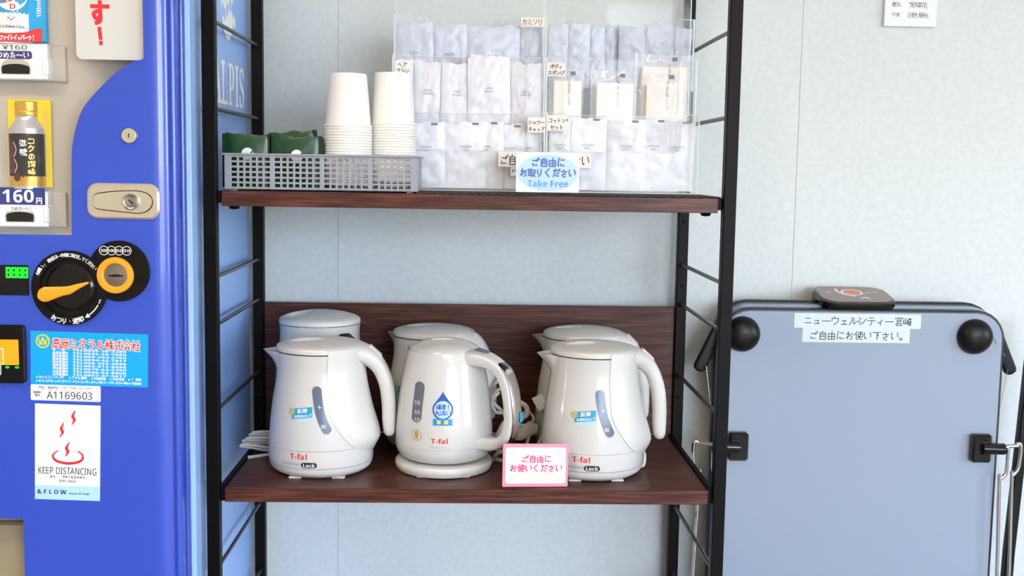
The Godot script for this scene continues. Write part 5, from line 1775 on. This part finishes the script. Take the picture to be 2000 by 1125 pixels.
		arrays.resize(Mesh.ARRAY_MAX)
		arrays[Mesh.ARRAY_VERTEX] = keep
		arrays[Mesh.ARRAY_NORMAL] = normals
		var m := ArrayMesh.new()
		m.add_surface_from_arrays(Mesh.PRIMITIVE_TRIANGLES, arrays)
		return m


func curve3(p: Array, sub := 5) -> Array:
	var out := []
	for i in p.size() - 1:
		var a: Vector3 = p[maxi(i - 1, 0)]
		var d: Vector3 = p[mini(i + 2, p.size() - 1)]
		for k in sub:
			out.append(p[i].cubic_interpolate(p[i + 1], a, d, float(k) / sub))
	out.append(p[p.size() - 1])
	return out


func curve1(p: Array, sub := 5) -> Array:
	var out := []
	for i in p.size() - 1:
		for k in sub:
			out.append(lerpf(p[i], p[i + 1], float(k) / sub))
	out.append(p[p.size() - 1])
	return out


func curve2(p: Array, sub := 5) -> Array:
	var out := []
	for q in smooth2(PackedVector2Array(p), sub):
		out.append(q)
	return out


# ---------------------------------------------------------------- nodes and materials
func numbered(called: String) -> String:
	taken[called] = taken.get(called, -1) + 1
	return called if taken[called] == 0 else "%s_%03d" % [called, taken[called]]


func describe(o: Node, label: String, category: String, group := "") -> void:
	o.set_meta("label", label)
	o.set_meta("category", category)
	if group:
		o.set_meta("group", group)


func thing(called: String, label: String, category: String, at := Vector3.ZERO, turn := 0.0, group := "") -> Node3D:
	var o := Node3D.new()
	o.name = numbered(called)
	add_child(o)
	o.position = at
	o.rotation.y = turn
	describe(o, label, category, group)
	return o


func copy(o: Node3D, called: String, label: String, at: Vector3, turn := 0.0, group := "") -> Node3D:
	var c: Node3D = o.duplicate()
	c.name = numbered(called)
	add_child(c)
	c.position = at
	c.rotation.y = turn
	c.set_meta("label", label)
	if group:
		c.set_meta("group", group)
	return c


func part(parent: Node, called: String, b: MB, m: Material, label := "", crease := 38.0) -> MeshInstance3D:
	var o := MeshInstance3D.new()
	o.name = called
	o.mesh = b.mesh(crease)
	o.material_override = m
	parent.add_child(o, true)
	if label:
		o.set_meta("label", label)
	return o


func struct(called: String, b: MB, m: Material) -> MeshInstance3D:
	var o := part(self, called, b, m)
	o.set_meta("kind", "structure")
	return o


func plain(c: Color, rough := 0.5, metal := 0.0) -> StandardMaterial3D:
	var m := StandardMaterial3D.new()
	m.albedo_color = c
	m.roughness = rough
	m.metallic = metal
	return m


func pane(c: Color) -> StandardMaterial3D:
	var m := plain(c, 0.04)
	m.transparency = BaseMaterial3D.TRANSPARENCY_ALPHA
	return m


func world_map(m: StandardMaterial3D, scale: Vector3) -> void:
	m.uv1_triplanar = true
	m.uv1_world_triplanar = true
	m.uv1_scale = scale
	m.uv1_triplanar_sharpness = 8.0


func noise_tex(from_seed: int, frequency: float, stops: Array, octaves := 4) -> NoiseTexture2D:
	var n := FastNoiseLite.new()
	n.seed = from_seed
	n.noise_type = FastNoiseLite.TYPE_SIMPLEX_SMOOTH
	n.frequency = frequency
	n.fractal_octaves = octaves
	var g := Gradient.new()
	var offsets := PackedFloat32Array()
	var colors := PackedColorArray()
	for s in stops:
		offsets.append(s[0])
		colors.append(s[1])
	g.offsets = offsets
	g.colors = colors
	var t := NoiseTexture2D.new()
	t.width = 512
	t.height = 512
	t.seamless = true
	t.noise = n
	t.color_ramp = g
	return t


# lays a sheet on a plane: u and v are its axes
func sheet(origin: Vector3, u := Vector3.RIGHT, v := Vector3.UP) -> Callable:
	return func(p: Vector2) -> Vector3: return origin + u * p.x + v * p.y
# ---------------------------------------------------------------- lettering
# Brush strokes of the Japanese characters on the signs: each pair of digits is a point (column, row) on a ten by ten sheet, commas part the strokes.
const STROKES := {
	"こ": "23 53 73 64, 26 28 48 78", "に": "20 16 18 28, 42 62 82, 46 48 68 88", "お": "13 43 63, 30 36 28 17 26 45 65 76 78 59, 72 84",
	"り": "21 25 36, 61 65 57 39", "く": "60 24 25 69", "た": "12 62, 40 27 19, 55 85, 47 58 88", "さ": "13 83, 41 66, 66 36 27 38 49 69",
	"い": "11 15 28 37, 71 84 86", "つ": "13 42 72 84 86 68 39", "め": "12 25 37, 51 46 28 17 25 53 73 85 87 69", "〜": "05 24 55 75 94",
	"す": "12 92, 50 56 37 25 44 55 58 39", "し": "20 27 39 59 87", "て": "12 82, 72 54 46 58 69", "は": "10 15 19, 42 92, 70 77 58 37 46 76 98",
	"の": "52 48 28 15 32 62 84 86 69", "も": "40 37 59 78 86, 13 73, 15 75", "れ": "20 29, 02 32 08, 08 43 63 66 68 98", "ま": "12 82, 15 75, 50 57 39 18 27 57 89",
	"で": "12 82, 72 54 46 58 69, 73 85, 92 94", "た2": "12 62", "う": "31 62, 24 53 74 77 49", "と": "30 45, 82 35 17 38 79", "か": "13 63 68 49, 40 19, 72 95", "ら": "31 53, 24 27 55 76 78 39", "ん": "40 09, 25 45 58 79 96",
	"ニ": "22 72, 17 87", "ユ": "12 72 67, 07 97", "ー": "05 95", "ウ": "40 42, 12 15, 12 82 85 67 39", "エ": "12 82, 52 58, 08 98", "ル": "31 35 09, 51 58 95",
	"シ": "11 33, 04 26, 18 57 92", "テ": "21 71, 04 94, 54 57 39", "イ": "80 44 05, 54 59", "ラ": "21 71, 14 84 67 39", "ミ": "21 73, 24 66, 17 89",
	"ネ": "40 52, 12 82 45 07, 55 59, 67 89", "カ": "13 83 79 58, 40 36 19", "ソ": "11 24, 81 75 39", "リ": "20 26, 70 75 59 39", "ヘ": "05 32 98",
	"ア": "11 91 63, 53 46 19", "フ": "12 82 75 39", "ヤ": "04 93 76, 31 59", "ワ": "12 15, 12 82 75 39", "キ": "23 72, 06 95, 40 59", "ツ": "12 24, 42 54, 82 76 39",
	"ト": "30 39, 34 76", "ン": "12 34, 18 57 93", "セ": "05 93 66, 30 38 49 89", "コ": "12 82 88, 08 88", "ホ": "13 93, 50 59, 25 07, 75 97", "ス": "12 72 46 09, 55 98",
	"ハ": "31 25 08, 61 75 98", "ロ": "12 82 88 18 12", "ク": "40 14, 32 82 66 29", "サ": "03 93, 31 36, 71 74 39", "ヒ": "20 28 39 89, 24 83", "タ": "40 14, 32 82 66 29, 35 67", "レ": "20 29 94",
	"自": "50 42, 22 82 89 29 22, 24 84, 26 86", "由": "13 83 89 19 13, 16 86, 50 59", "取": "01 51, 11 17, 41 49, 13 43, 15 45, 08 57, 62 92 86 59, 64 78 99",
	"使": "30 04, 23 29, 41 91, 43 93 96 46 43, 70 66 39, 55 79 99", "下": "01 91, 51 59, 53 75", "宮": "50 51, 12 11 91 92, 33 73 75 35 33, 46 37, 27 87 89 29 27",
	"崎": "21 27, 03 07 47 43, 52 92, 71 54, 72 84, 45 95, 56 76 78 58 56, 85 89 79", "高": "50 51, 11 91, 32 72 74 34 32, 19 15 95 99 89, 37 67 68 38 37",
	"原": "11 91, 11 16 09, 33 83 86 36 33, 34 84, 56 59 49, 37 29, 77 99", "株": "03 43, 20 29, 23 06, 23 46, 61 54, 53 93, 45 95, 70 79, 75 49, 75 99",
	"式": "02 92, 15 55, 35 38, 18 58, 60 65 79 98, 80 91", "会": "50 04, 50 94, 34 64, 16 86, 46 28 78, 66 89", "社": "20 22, 03 43 07, 23 29, 24 46, 54 94, 70 79, 49 99",
	"返": "41 91, 41 44 37, 43 83 66 47, 54 87, 11 22, 04 24 27, 09 27 49 99", "却": "02 52, 30 34, 04 54, 34 17 57, 46 58, 61 91 97 87, 61 69", "円": "19 11 81 89 79, 51 55, 15 85",
	"微": "20 02, 23 05, 14 19, 31 33 53 51, 40 43, 35 55, 36 39, 46 48 57, 70 64, 62 92, 82 69 58, 64 98", "糖": "03 43, 20 29, 01 12, 41 32, 23 06, 23 46, 70 71, 51 91, 51 56 49, 62 92 94 62, 64 94, 72 76, 67 97 99 69 67",
	"深": "01 13, 04 16, 09 27, 31 33, 31 91 93, 52 43, 72 83, 45 95, 74 79, 75 48, 75 98", "味": "03 23 27 07 03, 42 82, 35 95, 60 69, 65 38, 65 98",
	"題": "01 41 44 04 01, 02 42, 05 45, 25 28, 26 46, 16 09, 08 39 99, 50 90, 52 82 86 56 52, 53 83, 54 84, 57 48, 77 88", "名": "40 03, 22 72 45 08, 36 86 89 39 36",
	"作": "20 04, 13 19, 50 43, 42 92, 52 59, 54 84, 57 87", "者": "12 72, 40 44, 04 94, 81 06, 35 75 79 39 35, 37 77", "紫": "20 23, 03 53, 22 42, 01 03, 60 64 94, 61 91, 54 35 65 37 77, 57 59, 28 19, 78 89",
	"陽": "01 09, 01 31 13 35 16, 51 91 93 53 51, 52 92, 35 95, 55 37, 46 96 88 79, 66 48, 86 58", "花": "02 92, 30 33, 60 63, 34 07, 25 29, 54 58 69 99 97, 94 57", "日": "21 71 79 29 21, 25 75",
	"野": "01 41 45 05 01, 03 43, 21 28, 07 47, 09 49, 51 91 73, 62 83, 54 94 85, 73 79 69", "順": "10 16 09, 21 25, 31 39, 50 90, 71 62, 52 92 97 57 52, 54 94, 55 95, 67 49, 77 99", "也": "05 73 76 67, 20 24 28 39 89 97, 51 57",
	"清": "01 13, 04 16, 09 27, 41 91, 43 83, 35 95, 60 65, 46 49, 46 86 89 79, 47 87, 48 88", "潔": "01 13, 04 16, 09 27, 31 61, 33 63, 50 54, 71 91 94 84, 81 65, 55 46 75 57 87, 67 69, 48 39, 78 99",
	"丸": "03 63 67 79 99 97, 30 36 09, 14 47", "洗": "01 13, 04 16, 09 27, 50 43, 42 92, 60 65, 35 95, 55 48 39, 75 78 99 97", "転": "01 41, 13 33 36 16 13, 14 34, 08 48, 20 29, 51 91, 54 94, 64 58 88, 76 98",
	"倒": "20 03, 12 19, 31 71, 51 34 64, 63 75, 36 66, 54 58, 38 68, 81 86, 91 99 89", "湯": "01 13, 04 16, 09 27, 51 91 93 53 51, 52 92, 35 95, 55 37, 46 96 88 79, 66 48, 86 58",
	"願": "01 41, 01 05 09, 13 43 45 15 13, 14 44, 35 38, 26 17, 36 47, 50 90, 71 62, 52 92 97 57 52, 54 94, 55 95, 67 49, 77 99", "商": "50 51, 02 92, 32 43, 62 53, 19 14 94 99 89, 35 26, 65 76, 37 67 69 39 37",
	"品": "31 71 74 34 31, 05 45 49 09 05, 55 95 99 59 55", "一": "05 95", "本": "02 92, 50 59, 52 07, 52 97, 37 67", "毎": "30 03, 21 91, 33 18 88, 33 83 79, 05 95, 53 58", "出": "50 59, 11 14 84 81, 06 09 99 96",
	"担": "02 32, 20 28 19, 06 34, 51 91 95 55 51, 53 93, 49 99", "当": "50 54, 21 33, 81 73, 14 84 89 19, 17 87", "販": "01 31 36 06 01, 02 32, 04 34, 17 09, 27 39, 51 91, 51 55 48, 53 93 77 49, 64 99",
	"機": "03 33, 10 19, 13 06, 13 36, 41 53 44, 71 83 74, 45 95, 60 65 79 98, 45 38, 57 49", "番": "70 21, 03 93, 50 55, 31 42, 71 62, 53 05, 53 95, 26 76 79 29 26, 28 78, 56 59", "号": "21 71 73 23 21, 05 95, 35 37 77 79 59",
	"営": "20 22, 50 52, 80 72, 04 03 93 94, 34 64 66 36 34, 27 77 79 29 27", "業": "30 33, 60 63, 03 93, 11 22, 81 72, 15 85, 07 97, 54 59, 57 29, 57 89", "所": "01 41, 03 43 46 06, 03 06 08, 91 62, 62 65 58, 64 94, 84 89",
	"大": "03 93, 50 46 09, 54 99", "中": "12 82 86 16 12, 50 59", "田": "12 82 89 19 12, 15 85, 52 59", "水": "50 59 49, 03 33 08, 82 55, 54 98", "村": "03 43, 20 29, 23 06, 23 46, 53 93, 80 89 79, 55 66",
	"岡": "19 11 81 89, 31 42, 71 62, 23 73, 34 37 67 64, 54 57", "延": "11 41 24 44 09, 06 29 99, 81 52, 63 67, 64 84, 51 57 97", "福": "20 22, 03 43 07, 23 29, 51 91, 63 93 94 64 63, 56 96 99 59 56, 58 98, 76 79",
	"熊": "20 03 43, 14 44 47, 14 17, 15 45, 60 63 93, 91 62, 64 67 97, 09 18, 39 38, 69 68, 99 98", "津": "01 13, 04 16, 09 27, 42 82 86 46, 34 94, 37 97, 60 69", "鹿": "50 51, 11 91, 11 16 09, 33 83 85 35 33, 43 45, 63 65, 36 39, 37 57, 66 69 99, 67 87",
	"飲": "30 04, 30 54, 13 43 46 16 13, 13 18 48, 70 64, 62 92 84, 74 49, 74 99", "料": "03 43, 20 29, 01 12, 41 32, 23 06, 23 46, 61 72, 64 75, 47 96, 80 89", "製": "02 52, 20 24, 50 54, 61 64, 81 85 75, 06 96, 46 09, 56 99, 38 39 59",
	"薬": "02 92, 30 33, 60 63, 34 64 66 36 34, 35 65, 14 25, 84 75, 07 97, 56 59, 57 29, 57 89", "食": "50 04, 50 94, 43 63, 34 74 76 36 34, 34 39 58, 56 99", "明": "11 41 47 17 11, 14 44, 61 91 99 89, 61 66 58, 63 93, 65 95",
	"正": "01 91, 51 59, 55 85, 24 29, 09 99", "治": "01 13, 04 16, 09 27, 51 44 84, 73 95, 46 86 89 49 46", "・": "44 55", "。": "17 27 38 29 19 08 17", "！": "50 56, 58 59", "●": "25 45 65, 26 46 66, 24 44 64, 27 47 67, 35 36",
}
const VOICED := {"ご": "こ", "だ": "た", "ブ": "フ", "ジ": "シ", "ズ": "ス", "ボ": "ホ", "デ": "テ", "ダ": "タ", "ド": "ト", "ビ": "ヒ", "バ": "ハ", "ザ": "サ", "ガ": "カ"}
const HALF_VOICED := {"プ": "フ", "ポ": "ホ", "パ": "ハ"}
const SMALL := {"ュ": "ユ", "ェ": "エ", "ィ": "イ", "ャ": "ヤ", "ッ": "ツ", "ァ": "ア"}
const ROUND := "ごにおりくだささいつめ〜すしてはのもれこたまでうとからん。"


func strokes_of(ch: String) -> Array:
	var extra := ""
	var base := ch
	if VOICED.has(ch):
		base = VOICED[ch]
		extra = ", 71 83, 90 92"
	elif HALF_VOICED.has(ch):
		base = HALF_VOICED[ch]
		extra = ", 81 90 92 81"
	var small := SMALL.has(ch)
	if small:
		base = SMALL[ch]
	var out := []
	if not STROKES.has(base):
		return out
	var source: String = STROKES[base] + extra
	for s in source.split(","):
		var line := PackedVector2Array()
		for d in s.strip_edges().split(" "):
			var p := Vector2((float(d[0]) + 0.5) / 10.0, 0.95 - float(d[1]) / 10.0)
			if small:
				p = Vector2(0.15 + p.x * 0.68, p.y * 0.68)
			line.append(p)
		if ROUND.contains(ch) and line.size() > 2:
			line = smooth2(line, 4)
		out.append(line)
	return out


func smooth2(p: PackedVector2Array, sub: int) -> PackedVector2Array:
	var out := PackedVector2Array()
	for i in p.size() - 1:
		var a := p[maxi(i - 1, 0)]
		var d := p[mini(i + 2, p.size() - 1)]
		for k in sub:
			out.append(p[i].cubic_interpolate(p[i + 1], a, d, float(k) / sub))
	out.append(p[p.size() - 1])
	return out


# A band of the given width along a line drawn on a sheet; place() lays the sheet on the surface. Pieces are lifted by hundredths of a millimetre so that none share a plane.
func band(b: MB, drawn: PackedVector2Array, width: float, place: Callable) -> void:
	var line := PackedVector2Array([drawn[0]])
	for i in drawn.size() - 1:
		var steps := maxi(1, int(ceil(drawn[i].distance_to(drawn[i + 1]) / 0.004)))
		for k in steps:
			line.append(drawn[i].lerp(drawn[i + 1], float(k + 1) / steps))
	var n := line.size()
	for i in n - 1:
		var t := (line[i + 1] - line[i]).normalized()
		var o := Vector2(-t.y, t.x) * width / 2.0
		var a := line[i] - (t * width * 0.3 if i == 0 else Vector2.ZERO)
		var c := line[i + 1] + (t * width * 0.3 if i == n - 2 else Vector2.ZERO)
		var up: Vector3 = (place.call(a + Vector2(0.001, 0)) - place.call(a)).cross(place.call(a + Vector2(0, 0.001)) - place.call(a)).normalized()
		layer = (layer + 1) % 37
		var lift := up * (layer * 0.000006)
		b.quad(place.call(a + o) + lift, place.call(c + o) + lift, place.call(c - o) + lift, place.call(a - o) + lift)
		if i > 0 and (line[i] - line[i - 1]).normalized().dot(t) < 0.995:
			layer = (layer + 1) % 37
			lift = up * (layer * 0.000006)
			var hub: Vector3 = place.call(line[i]) + lift
			for k in 8:
				b.tri(hub, place.call(line[i] + Vector2(width / 2, 0).rotated(TAU * k / 8)) + lift, place.call(line[i] + Vector2(width / 2, 0).rotated(TAU * (k + 1) / 8)) + lift)


# A wide smooth stripe in one piece, with round ends.
func stripe(b: MB, line: PackedVector2Array, width: float, place: Callable) -> void:
	var n := line.size()
	var rows := []
	var first := (line[1] - line[0]).normalized()
	var last := (line[n - 1] - line[n - 2]).normalized()
	for k in 8:
		var a := PI / 2 * (1.0 - k / 8.0)
		rows.append([line[0] - first * width / 2 * sin(a), first, cos(a)])
	for i in n:
		rows.append([line[i], (line[mini(i + 1, n - 1)] - line[maxi(i - 1, 0)]).normalized(), 1.0])
	for k in 8:
		var a := PI / 2 * (k + 1) / 8.0
		rows.append([line[n - 1] + last * width / 2 * sin(a), last, cos(a)])
	var mesh_rows := []
	for r in rows:
		var side: Vector2 = Vector2(-r[1].y, r[1].x) * width / 2 * r[2]
		var row := []
		for j in 7:
			row.append(place.call(r[0] + side * (1.0 - j / 3.0)))
		mesh_rows.append(row)
	b.grid(mesh_rows)


func ink_char(b: MB, ch: String, cell: Transform2D, weight: float, place: Callable) -> void:
	for s in strokes_of(ch):
		var line := PackedVector2Array()
		for p in s:
			line.append(cell * p)
		band(b, line, weight, place)


# A line of Japanese: at is the lower left corner of the first cell.
func ink(b: MB, text: String, at: Vector2, size: float, weight: float, place: Callable, pitch := 1.0, tall := 1.0, downwards := false) -> void:
	var pen := at
	for ch in text:
		ink_char(b, ch, Transform2D(Vector2(size, 0), Vector2(0, size * tall), pen), weight, place)
		pen += Vector2(0, -size * tall * pitch) if downwards else Vector2(size * pitch, 0)


func ink_arc(b: MB, text: String, centre: Vector2, radius: float, from_deg: float, to_deg: float, size: float, weight: float, place: Callable, inward := false) -> void:
	for i in text.length():
		var a := deg_to_rad(lerpf(from_deg, to_deg, float(i) / maxi(text.length() - 1, 1)))
		var out := Vector2(cos(a), sin(a))
		var up := -out if inward else out
		var side := Vector2(up.y, -up.x)
		ink_char(b, text[i], Transform2D(side * size, up * size, centre + out * radius - side * size / 2.0 - up * size / 2.0), weight, place)


# Latin letters from a font, scaled to fill the width given (0: natural), lying with their lower left corner at "at".
func type(b: MB, text: String, at: Vector2, height: float, place: Callable, width := 0.0, face := "Droid Sans", bold := false, slant := 0.0, turn := 0.0) -> void:
	var font := SystemFont.new()
	font.font_names = PackedStringArray([face])
	font.font_weight = 700 if bold else 400
	var tm := TextMesh.new()
	tm.font = font
	tm.font_size = 32
	tm.pixel_size = 1.0 / 32.0
	tm.depth = 0.0
	tm.curve_step = 2.0
	tm.text = text
	var arrays := tm.get_mesh_arrays()
	var v: PackedVector3Array = arrays[Mesh.ARRAY_VERTEX]
	if v.is_empty():
		return
	var lo := Vector2(1e9, 1e9)
	var hi := -lo
	for p in v:
		lo = lo.min(Vector2(p.x, p.y))
		hi = hi.max(Vector2(p.x, p.y))
	var sy := height / maxf(hi.y - lo.y, 1e-6)
	var sx := width / maxf(hi.x - lo.x, 1e-6) if width > 0.0 else sy
	var pts := []
	for p in v:
		var q := Vector2((p.x - lo.x) * sx + (p.y - lo.y) * sy * slant, (p.y - lo.y) * sy)
		pts.append(place.call(at + q.rotated(turn)))
	var idx = arrays[Mesh.ARRAY_INDEX]
	if idx == null or idx.is_empty():
		for i in range(0, pts.size(), 3):
			b.tri(pts[i], pts[i + 1], pts[i + 2])
	else:
		for i in range(0, idx.size(), 3):
			b.tri(pts[idx[i]], pts[idx[i + 1]], pts[idx[i + 2]])
